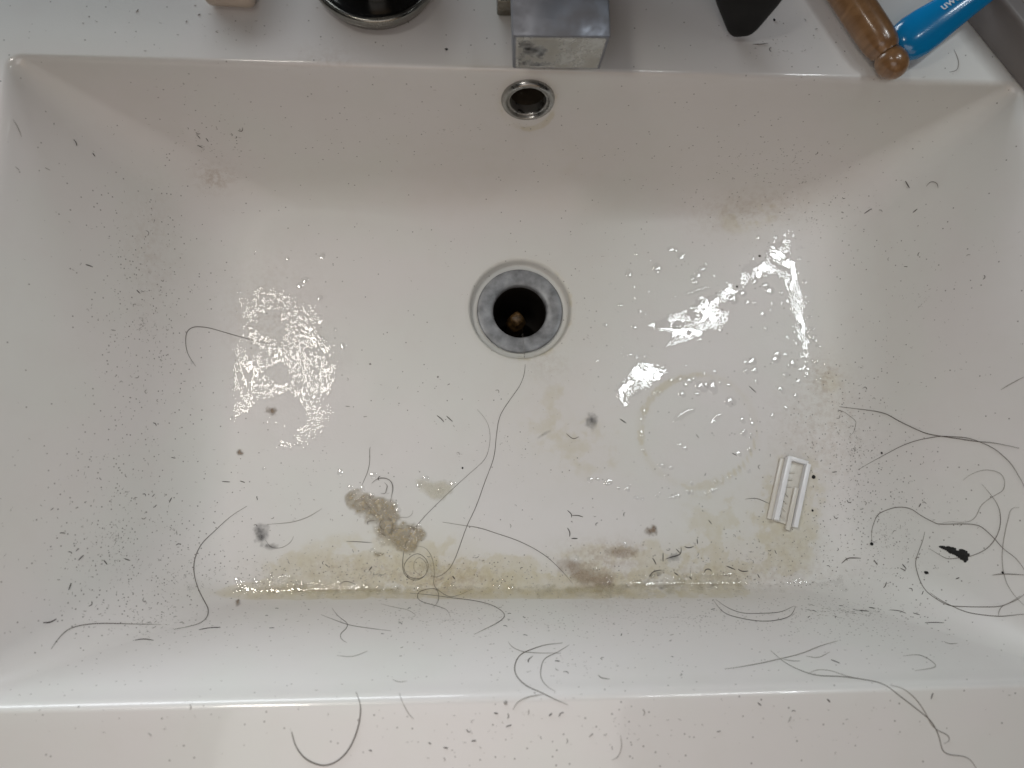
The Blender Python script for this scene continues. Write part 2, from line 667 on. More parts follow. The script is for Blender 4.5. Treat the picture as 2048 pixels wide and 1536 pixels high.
# normals must look up on the deck
if sum(f.normal.z for f in bm.faces) < 0:
    bmesh.ops.reverse_faces(bm, faces=bm.faces)
bm.to_mesh(body.data)
bm.free()
BVH = BVHTree.FromPolygons([Vector(v) for v in verts], faces)


def hit(u, v):
    """the point of the basin seen at pixel (u, v) of the photograph, with its normal"""
    o, d = px_ray(u, v)
    p, n, i, t = BVH.ray_cast(o, d)
    if p is None:
        p = on_plane(u, v, 0.0)
        n = Vector((0, 0, 1))
    if n.dot(d) > 0:
        n = -n
    return p, n


def drop(x, y):
    p, n, i, t = BVH.ray_cast(Vector((x, y, 0.3)), Vector((0, 0, -1)))
    if p is None:
        return None, None
    if n.z < 0:
        n = -n
    return p, n


# --- stains, dirt and dull scum, as masks stored on the body
PXV = to_px(verts)
U, V = PXV[:, 0], PXV[:, 1]


def ell(cx, cy, rx, ry, a=0.0, p=2.0):
    ca, sa = math.cos(math.radians(a)), math.sin(math.radians(a))
    x, y = U - cx, V - cy
    x, y = x * ca + y * sa, -x * sa + y * ca
    return np.exp(-((np.abs(x) / rx) ** p + (np.abs(y) / ry) ** p))


def ringm(cx, cy, r, wd, ax=1.0):
    d = np.hypot((U - cx) / ax, V - cy)
    return np.exp(-((d - r) / wd) ** 2)


YEL = (0.34 * ell(1320, 1125, 210, 50, 0, 3) + 0.50 * ell(830, 1150, 270, 40, 0, 4) + 0.42 * ell(1180, 1165, 320, 26, 0, 4) + 0.26 * ell(640, 1110, 130, 45, -18) + 0.5 * ell(860, 1120, 110, 60)
       + 0.10 * ell(1080, 770, 95, 130, 0, 3) + 0.09 * ell(1160, 620, 90, 160) + 0.22 * ell(1180, 900, 160, 120, 20)
       + 0.18 * ringm(1390, 865, 108, 8, 1.0) * ell(1330, 800, 120, 120, 0, 4) + 0.21 * ringm(1395, 860, 112, 7, 1.04)
       + 0.28 * ell(1480, 1060, 130, 110, 0, 3) + 0.30 * ell(1590, 1000, 70, 160, 8, 3)
       + 0.28 * ell(1500, 430, 90, 40, -15) + 0.16 * ell(1050, 330, 420, 120) + 0.2 * ell(940, 130, 75, 7) + 0.30 * ringm(1056, 202, 55, 6, 1.0)
       + 0.14 * ringm(1041, 617, 100, 7, 1.02) + 0.45 * ell(560, 1184, 130, 16) + 0.5 * ell(1000, 1188, 480, 10, 0, 6)
       + 0.22 * ell(1660, 760, 45, 60))
BRN = (0.55 * ell(1190, 1150, 70, 40, 25) + 0.45 * ell(1235, 1105, 60, 24) + 0.5 * ell(900, 1160, 110, 30) + 0.30 * ell(1640, 860, 80, 110) + 0.4 * ell(1650, 755, 28, 30)
       + 0.30 * ell(700, 1140, 160, 30) + 0.5 * ell(430, 355, 35, 26) + 0.2 * ell(1095, 730, 45, 32) + 0.30 * ell(650, 125, 60, 10)
       + 0.3 * ell(1480, 1150, 200, 28) + 0.28 * ell(1500, 420, 110, 40, -10) + 0.18 * ell(300, 500, 45, 120) + 0.2 * ell(1590, 1090, 70, 40) + 0.2 * ell(540, 640, 90, 110, 0))
DRT = (0.50 * ell(290, 640, 95, 260, 0, 3) + 0.60 * ell(240, 1080, 140, 190, 0, 3) + 0.35 * ell(420, 1120, 90, 100) + 0.62 * ell(760, 1150, 360, 40, 0, 4) + 0.4 * ell(1130, 1235, 400, 40, 0, 3)
       + 0.62 * ell(1750, 1080, 150, 190, 0, 3) + 0.5 * ell(1720, 900, 60, 160) + 0.5 * ell(1600, 1240, 240, 30, 0, 4) + 0.45 * ell(1450, 1130, 200, 50) + 0.30 * ell(1500, 330, 140, 60)
       + 0.25 * ell(1600, 430, 140, 60) + 0.30 * ell(250, 1240, 130, 40) + 0.20 * ell(650, 290, 90, 25) + 0.22 * ell(420, 290, 70, 60) + 0.15 * ell(1250, 1460, 500, 80)
       + 0.35 * ell(1620, 900, 90, 140) + 0.06)
SCM = np.clip((-verts[:, 2]) / 0.115, 0, 1)
SCM = SCM * SCM * (3 - 2 * SCM)
SCM = SCM * (0.75 + 0.5 * fbm(verts[:, 0] * 60, verts[:, 1] * 60, 3))
for nm, arr in (('stain_yellow', YEL), ('stain_brown', BRN), ('dirt', DRT), ('scum', SCM), ('rim', np.clip(1 - np.abs(verts[:, 2] + 0.002) / 0.012, 0, 1))):
    at = body.data.attributes.new(nm, 'FLOAT', 'POINT')
    at.data.foreach_set('value', np.clip(arr, 0, 1.2).astype(np.float32))

# --- drain
fl_prof = [(0.0292, -0.1276), (0.0296, -0.1262), (0.0294, -0.1252), (0.0286, -0.1249), (0.0255, -0.1252), (0.0222, -0.1255), (0.0198, -0.1258), (0.0189, -0.1263), (0.0185, -0.1276), (0.0184, -0.131)]
v, f = lathe(fl_prof, 96)
flange = link_mesh('drain_flange', [(a + DRAIN[0] - BO.x, b + DRAIN[1] - BO.y, c) for a, b, c in v], f, M_flange, basin)
v, f = lathe([(0.0188, -0.131), (0.0187, -0.150), (0.0186, -0.185), (0.0001, -0.186)], 64)
pipe = link_mesh('drain_pipe', [(a + DRAIN[0] - BO.x, b + DRAIN[1] - BO.y, c) for a, b, c in v], f, M_dark, flange)
v, f = lathe([(0.0001, -0.1475), (0.0030, -0.1477), (0.0045, -0.149), (0.0050, -0.152), (0.0048, -0.156), (0.0062, -0.158), (0.0068, -0.162), (0.0062, -0.167), (0.0060, -0.186)], 32)
v = [(a * (1 + 0.12 * math.sin(3 * math.atan2(b, a) + c * 900)), b * (1 + 0.10 * math.cos(4 * math.atan2(b, a))), c) for a, b, c in v]
link_mesh('drain_stem', [(a + DRAIN[0] - BO.x - .0005, b + DRAIN[1] - BO.y + .001, c) for a, b, c in v], f, M_rust, flange)

# --- overflow ring in the back wall (axis along the wall's normal)
wn = Vector((0, -1, 0.17)).normalized()
rx = Vector((1, 0, 0))
ry = wn.cross(rx)
MW = Matrix((rx, ry, wn)).transposed()


def ov(prof, n=72):
    v, f = lathe(prof, n)
    return [tuple(OVC + MW @ Vector(p) - BO) for p in v], f


v, f = ov([(0.0152, -0.0012), (0.0151, 0.0008), (0.0146, 0.0020), (0.0136, 0.0027), (0.0126, 0.0028), (0.0121, 0.0022), (0.0119, 0.0010), (0.0116, 0.0008), (0.0113, 0.0013), (0.0108, 0.0015), (0.0104, 0.0012), (0.0102, 0.0002), (0.0101, -0.005)])
oring = link_mesh('overflow_ring', v, f, M_ring, basin)
v, f = ov([(0.0101, -0.005), (0.0100, -0.020), (0.0100, -0.034), (0.0001, -0.0345)], 48)
link_mesh('overflow_pipe', v, f, M_ovpipe, oring)

# ------------------------------------------------------------------ objects on the deck
# faucet: a square spout on a square column
sp_t = on_plane(1116, 72, 0.050)
sp_b = on_plane(1106, 138, 0.021)
spw = (on_plane(1214, 79, 0.050) - on_plane(1018, 65, 0.050)).length
rotz = 0.02
faucet = thing('faucet', 'square chrome basin faucet with a limescaled flat spout over the back rim', 'faucet', (sp_t.x, 0.075, 0), (0, 0, rotz))
yf_t = sp_t.y - 0.075
bm = bmesh.new()
hw = spw / 2
hb = spw * 0.485
y_b = sp_b.y - 0.075
dx = sp_b.x - sp_t.x
prof = [(-hw, yf_t, 0.050), (hw, yf_t, 0.050), (hb + dx, y_b, 0.021), (-hb + dx, y_b, 0.021)]
backp = [(-hw, 0.0, 0.060), (hw, 0.0, 0.060), (hb, 0.0, 0.034), (-hb, 0.0, 0.034)]
vs = [bm.verts.new(p) for p in prof + backp]
for q in ((0, 1, 2, 3), (5, 4, 7, 6), (0, 4, 5, 1), (3, 2, 6, 7), (1, 5, 6, 2), (0, 3, 7, 4)):
    bm.faces.new([vs[i] for i in q])
bmesh.ops.recalc_face_normals(bm, faces=bm.faces)
bmesh.ops.bevel(bm, geom=list(bm.edges), offset=0.0007, segments=2, affect='EDGES', profile=0.5)
spout = link_bm('spout', bm, M_chrome, faucet, smooth=True, angle=0.5)
# the limescale on the front face: a crust plate just proud of it
p0, p1, p2, p3 = [Vector(p) for p in prof]
fn = (p1 - p0).cross(p3 - p0).normalized()
if fn.y > 0:
    fn = -fn
ins = 0.0012
nx_, ny_ = 40, 20
vv, ff = [], []
for j in range(ny_ + 1):
    for i in range(nx_ + 1):
        s, t = i / nx_, j / ny_
        a = p0.lerp(p1, ins / spw + s * (1 - 2 * ins / spw))
        b = p3.lerp(p2, ins / spw + s * (1 - 2 * ins / spw))
        p = a.lerp(b, 0.03 + t * 0.95)
        h = 0.00015 + 0.0005 * float(fbm(np.array(s * 9.0), np.array(t * 5.0), 5))
        if i in (0, nx_) or j in (0, ny_):
            h = -0.0002
        vv.append(p + fn * h)
for j in range(ny_):
    for i in range(nx_):
        a = j * (nx_ + 1) + i
        ff.append((a, a + nx_ + 1, a + nx_ + 2, a + 1))
link_mesh('limescale_crust', vv, ff, M_chrome_front, spout)
bp_l, bp_f = on_plane(983, 30, 0.0), on_plane(1000, 31, 0.0)
bw = 2 * (sp_t.x - bp_l.x) - 0.004
bm = bev_box(bw, 0.056, 0.012, 0.001, 2, (0.0, bp_f.y + 0.028 - 0.075, 0.0061))
link_bm('base_plate', bm, M_base, faucet, smooth=True, angle=0.5)
bm = bev_box(spw * 0.96, 0.046, 0.125, 0.001, 2, (0.0, bp_f.y + 0.040 - 0.075, 0.0745))
link_bm('faucet_body', bm, M_steel, faucet, smooth=True, angle=0.5)
bm = bev_box(spw * 0.94, 0.085, 0.010, 0.0012, 2, (0.0, bp_f.y + 0.052 - 0.075, 0.1440))
link_bm('lever', bm, M_chrome, faucet, smooth=True, angle=0.5)
v, f = lathe([(0.0115, 0.0), (0.0115, -0.004), (0.009, -0.004), (0.009, -0.002), (0.0001, -0.002)], 32)
link_mesh('aerator', [(a + dx * .8, b + y_b + 0.018, c + 0.0225) for a, b, c in v], f, M_steel, faucet)

# round dish with a stepped centre
dc = on_plane(747, -74, 0.010)
dish = thing('round_dish', 'round black dish with a worn metal rim and stepped centre post behind the basin', 'dish', (dc.x, dc.y, 0))
R0 = 0.0355
v, f = lathe([(R0 - .006, 0.0), (R0 - .003, 0.0005), (R0 - .0005, 0.006), (R0, 0.0095), (R0 - .0006, 0.0108), (R0 - .0020, 0.0110), (R0 - .0028, 0.0104)], 96)
link_mesh('dish_rim', v, f, M_steel, dish)
v, f = lathe([(R0 - .0028, 0.0104), (R0 - .0050, 0.0070), (R0 - .010, 0.0045), (0.019, 0.0040), (0.0001, 0.0040)], 96)
link_mesh('dish_bowl', v, f, M_blackgl, dish)
v, f = lathe([(0.0185, 0.0041), (0.0185, 0.016), (0.0178, 0.0172), (0.0168, 0.0174), (0.0160, 0.0166), (0.0152, 0.0166), (0.0148, 0.030), (0.0140, 0.031), (0.0128, 0.0305), (0.012, 0.0295), (0.0001, 0.0295)], 80)
link_mesh('centre_post', v, f, M_steel, dish)

# black tool standing on its blunt tip and leaning back towards the wall
tip = on_plane(1478, 73, 0.0)
ax_dir = Vector((-0.13, 0.36, 0.92)).normalized()
side = Vector((1, 0, 0))
side = (side - ax_dir * side.dot(ax_dir)).normalized()
dep = ax_dir.cross(side)
tool = thing('black_tool', 'black tapered plastic tool standing on its blunt tip right of the faucet', 'tool', (tip.x, tip.y, 0))
hws = [(0.0, 0.0036), (0.0006, 0.0052), (0.0018, 0.0066), (0.0040, 0.0083), (0.008, 0.0105), (0.012, 0.0126), (0.018, 0.0158), (0.026, 0.0196), (0.040, 0.0235), (0.08, 0.0255), (0.138, 0.0245), (0.14, 0.020)]
vv, ff = [], []
nn = 32
for d_, hw_ in hws:
    hz = min(0.011, 0.55 * hw_ + 0.0006)
    for k in range(nn):
        a = 2 * math.pi * k / nn
        cc, ss = math.cos(a), math.sin(a)
        p = ax_dir * d_ + side * (math.copysign(abs(cc) ** 0.6, cc) * hw_) + dep * (math.copysign(abs(ss) ** 0.6, ss) * hz)
        vv.append((p.x, p.y, p.z + 0.0022))
for i in range(len(hws) - 1):
    for k in range(nn):
        k2 = (k + 1) % nn
        ff.append((i * nn + k, i * nn + k2, (i + 1) * nn + k2, (i + 1) * nn + k))
ff.append(tuple(range(nn))[::-1])
ff.append(tuple((len(hws) - 1) * nn + k for k in range(nn)))
link_mesh('grip', vv, ff, M_blackpl, tool)

# wooden brush handle with a turned end knob
ka = on_plane(1786, 118, 0.011)
kb = on_plane(1703, -6, 0.011)
kd = (kb - ka)
kd.z = 0
kd.normalize()
wooden = thing('wooden_handle', 'varnished wooden brush handle with a rounded end knob beside the blue handle', 'handle', (ka.x, ka.y, 0.0))
rot = Matrix((Vector((kd.y, -kd.x, 0)), Vector((0, 0, 1)), kd)).transposed()
kz = 0.0098
v, f = lathe([(0.0001, -0.0098), (0.0028, -0.0094), (0.0055, -0.0078), (0.0075, -0.005), (0.0083, -0.002), (0.0082, 0.001), (0.0074, 0.0036), (0.0066, 0.0048)], 40)
link_mesh('end_knob', [tuple(rot @ Vector(p) + Vector((0, 0, kz - .0008))) for p in v], f, M_wood, wooden)
v, f = lathe([(0.0066, 0.0048), (0.0067, 0.0056), (0.0078, 0.0068), (0.0088, 0.010), (0.0093, 0.016), (0.0095, 0.03), (0.0094, 0.06), (0.0090, 0.10), (0.0085, 0.15), (0.0001, 0.15)], 40)
link_mesh('handle_shaft', [tuple(rot @ Vector(p) + Vector((0, 0, kz))) for p in v], f, M_wood, wooden)

# translucent blue handle with white lettering
ba = on_plane(1798, 92, 0.010)
bb = on_plane(1990, -22, 0.010)
bdv = bb - ba
bdv.z = 0
bdv.normalize()
bs = Vector((-bdv.y, bdv.x, 0))
blue = thing('blue_handle', 'translucent blue plastic handle with white lettering beside the wooden handle', 'handle', (ba.x, ba.y, 0))
hws = [(0.0, 0.0008), (0.0006, 0.0040), (0.002, 0.0068), (0.0045, 0.0094), (0.008, 0.0112), (0.013, 0.0120), (0.020, 0.0117), (0.030, 0.0104), (0.042, 0.0092), (0.056, 0.0082), (0.09, 0.0070), (0.13, 0.0062), (0.132, 0.003)]
vv, ff = [], []
nn = 32


def blue_top(d_):
    i = max(k for k in range(len(hws)) if hws[k][0] <= d_)
    return 0.0068 + 0.62 * hws[i][1] * 0.55


for d_, hw_ in hws:
    hz = min(0.0066, 0.62 * hw_)
    for k in range(nn):
        a = 2 * math.pi * k / nn
        p = bdv * d_ + bs * (math.cos(a) * hw_)
        vv.append((p.x, p.y, 0.0068 + math.sin(a) * hz))
for i in range(len(hws) - 1):
    for k in range(nn):
        k2 = (k + 1) % nn
        ff.append((i * nn + k, i * nn + k2, (i + 1) * nn + k2, (i + 1) * nn + k))
ff.append(tuple(range(nn))[::-1])
ff.append(tuple((len(hws) - 1) * nn + k for k in range(nn)))
link_mesh('handle_body', vv, ff, M_blue, blue)
blue.rotation_euler = Matrix.Rotation(math.radians(20), 3, bdv.cross(Vector((0, 0, 1)))).to_euler()
tcv = bpy.data.curves.new('lettering', 'FONT')
tcv.body = 'uwen'
tcv.size = 0.0062
tcv.extrude = 0.00018
tcv.space_character = 1.0
tob = bpy.data.objects.new('lettering_curve', tcv)
C.objects.link(tob)
bpy.context.view_layer.update()
me = bpy.data.meshes.new_from_object(tob.evaluated_get(bpy.context.evaluated_depsgraph_get()))
bpy.data.objects.remove(tob)
me.name = 'lettering'
me.materials.clear()
me.materials.append(M_white_print)
# wrap the letters on the top of the handle
ct = bdv * 0.0265 - bs * 0.0005
for vtx in me.vertices:
    x, y, z = vtx.co
    d_ = 0.0285 + x
    s_ = 0.0012 + y
    hw_ = float(np.interp(d_, [h[0] for h in hws], [h[1] for h in hws]))
    hz = min(0.0066, 0.62 * hw_)
    zz = 0.0068 + hz * math.sqrt(max(0.0, 1 - (s_ / hw_) ** 2)) + 0.0001 + z
    p = bdv * d_ + bs * s_
    vtx.co = (p.x, p.y, zz)
lo = bpy.data.objects.new('lettering', me)
C.objects.link(lo)
lo.parent = blue

# beige soap bar at the back edge, only its front edge in view
sc = on_plane(462, 14, 0.004)
soap = thing('soap_bar', 'beige bar of soap at the back edge left of the round dish', 'soap', (sc.x, sc.y + 0.027, 0), (0, 0, -0.03))
bm = bmesh.new()
bmesh.ops.create_cube(bm, size=1.0)
bmesh.ops.scale(bm, vec=(0.0265, 0.052, 0.0085), verts=bm.verts)
bmesh.ops.bevel(bm, geom=list(bm.edges), offset=0.004, segments=4, affect='EDGES', profile=0.5)
bmesh.ops.translate(bm, vec=(0, 0, 0.0044), verts=bm.verts)
link_bm('soap_body', bm, M_soap, soap, smooth=True)
bm = bmesh.new()
bmesh.ops.create_uvsphere(bm, u_segments=20, v_segments=10, radius=1.0)
bmesh.ops.scale(bm, vec=(0.009, 0.018, 0.0016), verts=bm.verts)
bmesh.ops.translate(bm, vec=(0, 0.0, 0.0085), verts=bm.verts)
link_bm('worn_dome', bm, M_soap, soap, smooth=True)

# white case cut off by the top right corner, body coloured dark as shade
ca_, cb_ = on_plane(1926, 56, 0.0), on_plane(2050, 208, 0.0)
cdir = (cb_ - ca_).normalized()
cn_ = Vector((-cdir.y, cdir.x, 0))
if cn_.y < 0:
    cn_ = -cn_
cm_ = ca_ + cdir * 0.03 + cn_ * 0.0275
case = thing('flat_case', 'low shade-darkened case with white and blue strips cut off by the top right corner', 'case', cm_, (0, 0, math.atan2(cdir.y, cdir.x)))
bm = bev_box(0.20, 0.048, 0.024, 0.0025, 3, (0.0, 0, 0.0121))
link_bm('case_body', bm, M_case, case, smooth=True, angle=0.6)
bm = bev_box(0.20, 0.016, 0.002, 0.0006, 2, (0.0, 0.006, 0.0248))
link_bm('blue_strip', bm, M_blue, case, smooth=True, angle=0.6)
bm = bev_box(0.20, 0.0085, 0.002, 0.0006, 2, (0.0, -0.0105, 0.0248))
link_bm('white_strip', bm, M_white_pl, case, smooth=True, angle=0.6)

# unseen baffle, added so that it keeps the lamps off the back deck
baffle = thing('shade_baffle', 'grey shelf added unseen above the back deck to shade it', 'baffle', (0.19, 0.085, 0.30))
bm = bev_box(0.70, 0.13, 0.016, 0.0015, 2, (0, 0, 0))
link_bm('baffle_board', bm, M_case, baffle, smooth=True, angle=0.6)
for sx_ in (-0.25, 0.25):
    bm = bev_box(0.012, 0.11, 0.03, 0.001, 2, (sx_, 0.0, -0.0235))
    link_bm('bracket', bm, M_steel, baffle, smooth=True, angle=0.6)

# ------------------------------------------------------------------ small white plastic razor guard
def local_frame(p, n, u_dir):
    z = n.normalized()
    y = (u_dir - z * u_dir.dot(z)).normalized()
    x = y.cross(z)
    return Matrix((x, y, z)).transposed()


g1, gn = hit(1562, 1045)
g2, _ = hit(1590, 915)
g_mid, gn = hit(1577, 982)
gdir = (g2 - g1)
Mg = local_frame(g_mid, gn, gdir)
GL = (hit(1588, 912)[0] - hit(1566, 1048)[0]).length
GW = (hit(1556, 985)[0] - hit(1607, 990)[0]).length
guard = thing('razor_guard', 'small open white plastic razor guard with two rails and thin slanted ribs', 'razor guard', g_mid + gn * 0.0006, Mg.to_euler())


def gbox(name, sx, sy, sz, c, mat, rz=0.0, r=0.0003):
    bm = bev_box(sx, sy, sz, r, 2)
    o = link_bm(name, bm, mat, guard, smooth=True, angle=0.6)
    o.location = c
    o.rotation_euler = (0, 0, rz)
    return o


gbox('rail', 0.0032, GL * 0.93, 0.0058, (-GW * 0.36, 0, 0.0030), M_white_pl)
gbox('rail', 0.0030, GL * 0.93, 0.0058, (GW * 0.40, -0.001, 0.0030), M_white_pl)
gbox('end_bar', GW * 0.80, 0.0026, 0.0046, (0.0, GL * 0.455, 0.0025), M_white_pl)
gbox('end_bar', GW * 0.62, 0.0020, 0.0014, (-GW * 0.05, -GL * 0.455, 0.0008), M_clear_pl)
gbox('floor_plate', GW * 0.72, GL * 0.90, 0.0008, (0.0, 0.0, 0.0005), M_clear_pl)
gbox('side_flange', 0.0030, GL * 0.90, 0.0012, (-GW * 0.36 - 0.0030, -0.001, 0.0007), M_clear_pl)
gbox('prong', 0.0030, GL * 0.62, 0.0022, (GW * 0.20, -GL * 0.24, 0.0022), M_clear_pl)
for k in range(7):
    yy = GL * (0.26 - 0.105 * k)
    gbox('rib', 0.0052, 0.0006, 0.0016, (-GW * 0.13, yy, 0.0015), M_clear_pl, rz=(0.25 if k < 3 else -0.62), r=0.0001)

# ------------------------------------------------------------------ films: sheets of water and residue lying on the ceramic
def poly_sdf(px, py, poly):
    """signed distance, positive inside"""
    P = np.array(poly, float)
    Q = np.roll(P, -1, 0)
    best = np.full(px.shape, 1e9)
    ins = np.zeros(px.shape, bool)
    for (ax, ay), (bx, by) in zip(P, Q):
        dx, dy = bx - ax, by - ay
        t = np.clip(((px - ax) * dx + (py - ay) * dy) / (dx * dx + dy * dy + 1e-9), 0, 1)
        best = np.minimum(best, np.hypot(px - ax - t * dx, py - ay - t * dy))
        c = ((ay > py) != (by > py)) & (px < (bx - ax) * (py - ay) / (by - ay + 1e-12) + ax)
        ins ^= c
    return np.where(ins, best, -best)


def film(name, polys, mat, label, cat, holes=(), step=0.0007, height=0.0006, edge=9.0, rough=6.0, nscale=0.06,
         dimple=0.00012, dscale=0.16, seed=0, group=None, lift=0.0):
    """polys and holes outline the sheet as read off the photograph (pixels); the sheet itself is a thin domed
    mesh lying on the basin's own surface"""
    pts = np.array([p for poly in polys for p in poly], float)
    w3 = [hit(u, v)[0] for u, v in pts]
    x0, x1 = min(p.x for p in w3) - .004, max(p.x for p in w3) + .004
    y0, y1 = min(p.y for p in w3) - .004, max(p.y for p in w3) + .004
    nx, ny = int((x1 - x0) / step) + 2, int((y1 - y0) / step) + 2
    zs = np.zeros((ny, nx))
    nrm = np.zeros((ny, nx, 3))
    xs = x0 + np.arange(nx) * step
    ys = y0 + np.arange(ny) * step
    for j in range(ny):
        for i in range(nx):
            p, n = drop(xs[i], ys[j])
            if p is None:
                zs[j, i] = 0
                nrm[j, i] = (0, 0, 1)
            else:
                zs[j, i] = p.z
                nrm[j, i] = n
    X, Y = np.meshgrid(xs, ys)
    P = np.stack([X, Y, zs], -1)
    px = to_px(P)
    u, v = px[..., 0], px[..., 1]
    wob = rough * 2 * (fbm(u * nscale, v * nscale, seed + 1, 4) - 0.5)
    s = np.full(u.shape, -1e9)
    for poly in polys:
        s = np.maximum(s, poly_sdf(u, v, poly))
    for hx, hy, hr in holes:
        s = np.minimum(s, np.hypot(u - hx, v - hy) - hr)
    s = s + wob
    t = np.clip(s / edge, 0, 1)
    prof = np.sqrt(1 - (1 - t) ** 2)
    dm = dimple * 2 * (fbm(u * dscale, v * dscale, seed + 9, 2) - 0.5)
    h = height * prof * (0.75 + 0.5 * fbm(u * 0.02, v * 0.02, seed + 4, 2)) + dm * t
    h = np.where(s > 0, h + lift, -0.00012 - 0.00002 * np.minimum(-s, 5))
    PP = P + nrm * h[..., None]
    keep = s > 0
    cell = keep[:-1, :-1] | keep[1:, :-1] | keep[:-1, 1:] | keep[1:, 1:]
    idx = np.full((ny, nx), -1, int)
    jj, ii = np.nonzero(cell)
    need = np.zeros((ny, nx), bool)
    for a, b in ((0, 0), (1, 0), (0, 1), (1, 1)):
        need[jj + a, ii + b] = True
    idx[need] = np.arange(need.sum())
    vs = PP[need]
    fs = [(idx[j, i], idx[j, i + 1], idx[j + 1, i + 1], idx[j + 1, i]) for j, i in zip(jj, ii)]
    c = vs.mean(0)
    o = link_mesh(name, vs - c, [tuple(int(q) for q in f_) for f_ in fs], mat)
    o.location = c
    at = o.data.attributes.new('depth', 'FLOAT', 'POINT')
    at.data.foreach_set('value', np.clip(t[need], 0, 1).astype(np.float32))
    if label:
        tag(o, label, cat, group)
    return o


# water and soapy water
film('soapy_water', [[(482, 592), (520, 572), (572, 576), (600, 600), (640, 606), (648, 640), (640, 668), (668, 690), (672, 720), (664, 800), (660, 850), (632, 886), (596, 902), (560, 910), (520, 900), (560, 884), (600, 860), (612, 836), (596, 800), (570, 790), (540, 800), (500, 820), (462, 862), (450, 850), (462, 806), (466, 740), (470, 680), (480, 640)]],
     M_dimple, 'patch of dimpled soapy water glinting on the left of the basin floor', 'water', holes=[(541, 650, 22), (556, 748, 20), (575, 800, 14), (600, 770, 9), (500, 700, 6)],
     step=0.00055, height=0.0003, edge=6, rough=16, nscale=0.05, dimple=0.000022, dscale=0.19, seed=2)
film('water_film', [[(1572, 470), (1590, 520), (1606, 590), (1620, 680), (1622, 760), (1608, 770), (1600, 700), (1588, 640), (1574, 580), (1556, 548), (1530, 552), (1500, 566), (1470, 590), (1440, 612), (1400, 624), (1372, 618), (1392, 596), (1430, 590), (1448, 566), (1470, 545), (1500, 512), (1540, 486)]],
     M_ripple, 'forked streak of bright water at the back right corner of the floor', 'water', holes=[(1519, 512, 9), (1530, 502, 6), (1474, 572, 8), (1462, 560, 8), (1475, 545, 6), (1450, 572, 5)],
     step=0.00055, height=0.0004, edge=6, rough=9, nscale=0.07, dimple=0.000016, dscale=0.13, seed=5)
film('water_film', [[(1362, 600), (1366, 612), (1380, 618), (1420, 604), (1432, 612), (1462, 620), (1458, 640), (1440, 660), (1400, 664), (1350, 668), (1310, 660), (1280, 650), (1330, 632), (1362, 618)]],
     M_ripple, 'broad rippled water film just below the forked streak', 'water', step=0.00055, height=0.0003, edge=5, rough=8, nscale=0.06, dimple=0.000018, dscale=0.2, seed=8)
film('water_film', [[(1290, 660), (1340, 652), (1402, 654), (1412, 664), (1406, 676), (1380, 684), (1366, 690), (1330, 700), (1318, 702), (1328, 688), (1340, 668)]],
     M_ripple, 'small clear water film shaped like a fin in the middle right floor', 'water', step=0.00055, height=0.0005, edge=6, rough=4, nscale=0.08, dimple=0.000006, dscale=0.12, seed=12)
film('water_film', [[(1272, 716), (1300, 724), (1330, 730), (1342, 744), (1318, 764), (1290, 782), (1262, 800), (1248, 822), (1240, 808), (1234, 790), (1226, 782), (1248, 752), (1266, 730)]],
     M_ripple, 'rippled water film with a pointed lower end above the ring stain', 'water', step=0.00055, height=0.0004, edge=5, rough=6, nscale=0.08, dimple=0.000020, dscale=0.2, seed=15)
film('water_film', [[(470, 1164), (560, 1150), (640, 1158), (720, 1164), (820, 1172), (900, 1168), (1000, 1172), (1110, 1166), (1180, 1176), (1260, 1154), (1330, 1152), (1380, 1142), (1470, 1142), (1490, 1164), (1560, 1158), (1690, 1154), (1696, 1180), (1560, 1190), (1400, 1193), (1200, 1196), (1000, 1196), (700, 1196), (480, 1194)]],
     M_crease, 'long strip of water pooled along the foot of the front wall', 'water', step=0.0007, height=0.0006, edge=6, rough=13, nscale=0.05, dimple=0.00017, dscale=0.085, seed=20, lift=0.0003)
film('water_film', [[(1355, 828), (1376, 816), (1392, 816), (1390, 824), (1374, 832), (1352, 846), (1342, 846)]], M_water, 'thin slanted water streak inside the ring stain', 'water', step=0.0005, height=0.0006, edge=6, rough=3, dimple=0.00003, seed=23)
film('water_film', [[(1420, 840), (1432, 826), (1446, 824), (1446, 832), (1430, 846), (1408, 862), (1402, 860)]], M_ripple, 'short slanted water streak right of the thin streak in the ring stain', 'water', step=0.0005, height=0.0006, edge=6, rough=4, dimple=0.00005, seed=24)
film('water_film', [[(1370, 585), (1396, 574), (1420, 570), (1422, 577), (1396, 584), (1374, 592)]], M_water, 'narrow curled water streak left of the bright forked streak', 'water', step=0.0005, height=0.0006, edge=5, rough=2, dimple=0.00002, seed=25)
film('water_film', [[(1330, 996), (1360, 986), (1366, 990), (1350, 1000), (1300, 1004), (1260, 1000)]], M_ripple, 'slanted water streak below the ring stain', 'water', step=0.0005, height=0.0006, edge=6, rough=5, dimple=0.00008, seed=26)
film('water_film', [[(1405, 986), (1430, 974), (1450, 970), (1446, 978), (1424, 988), (1408, 992)]], M_ripple, 'small slanted water streak left of the white razor guard', 'water', step=0.0005, height=0.0006, edge=6, rough=4, dimple=0.00008, seed=27)

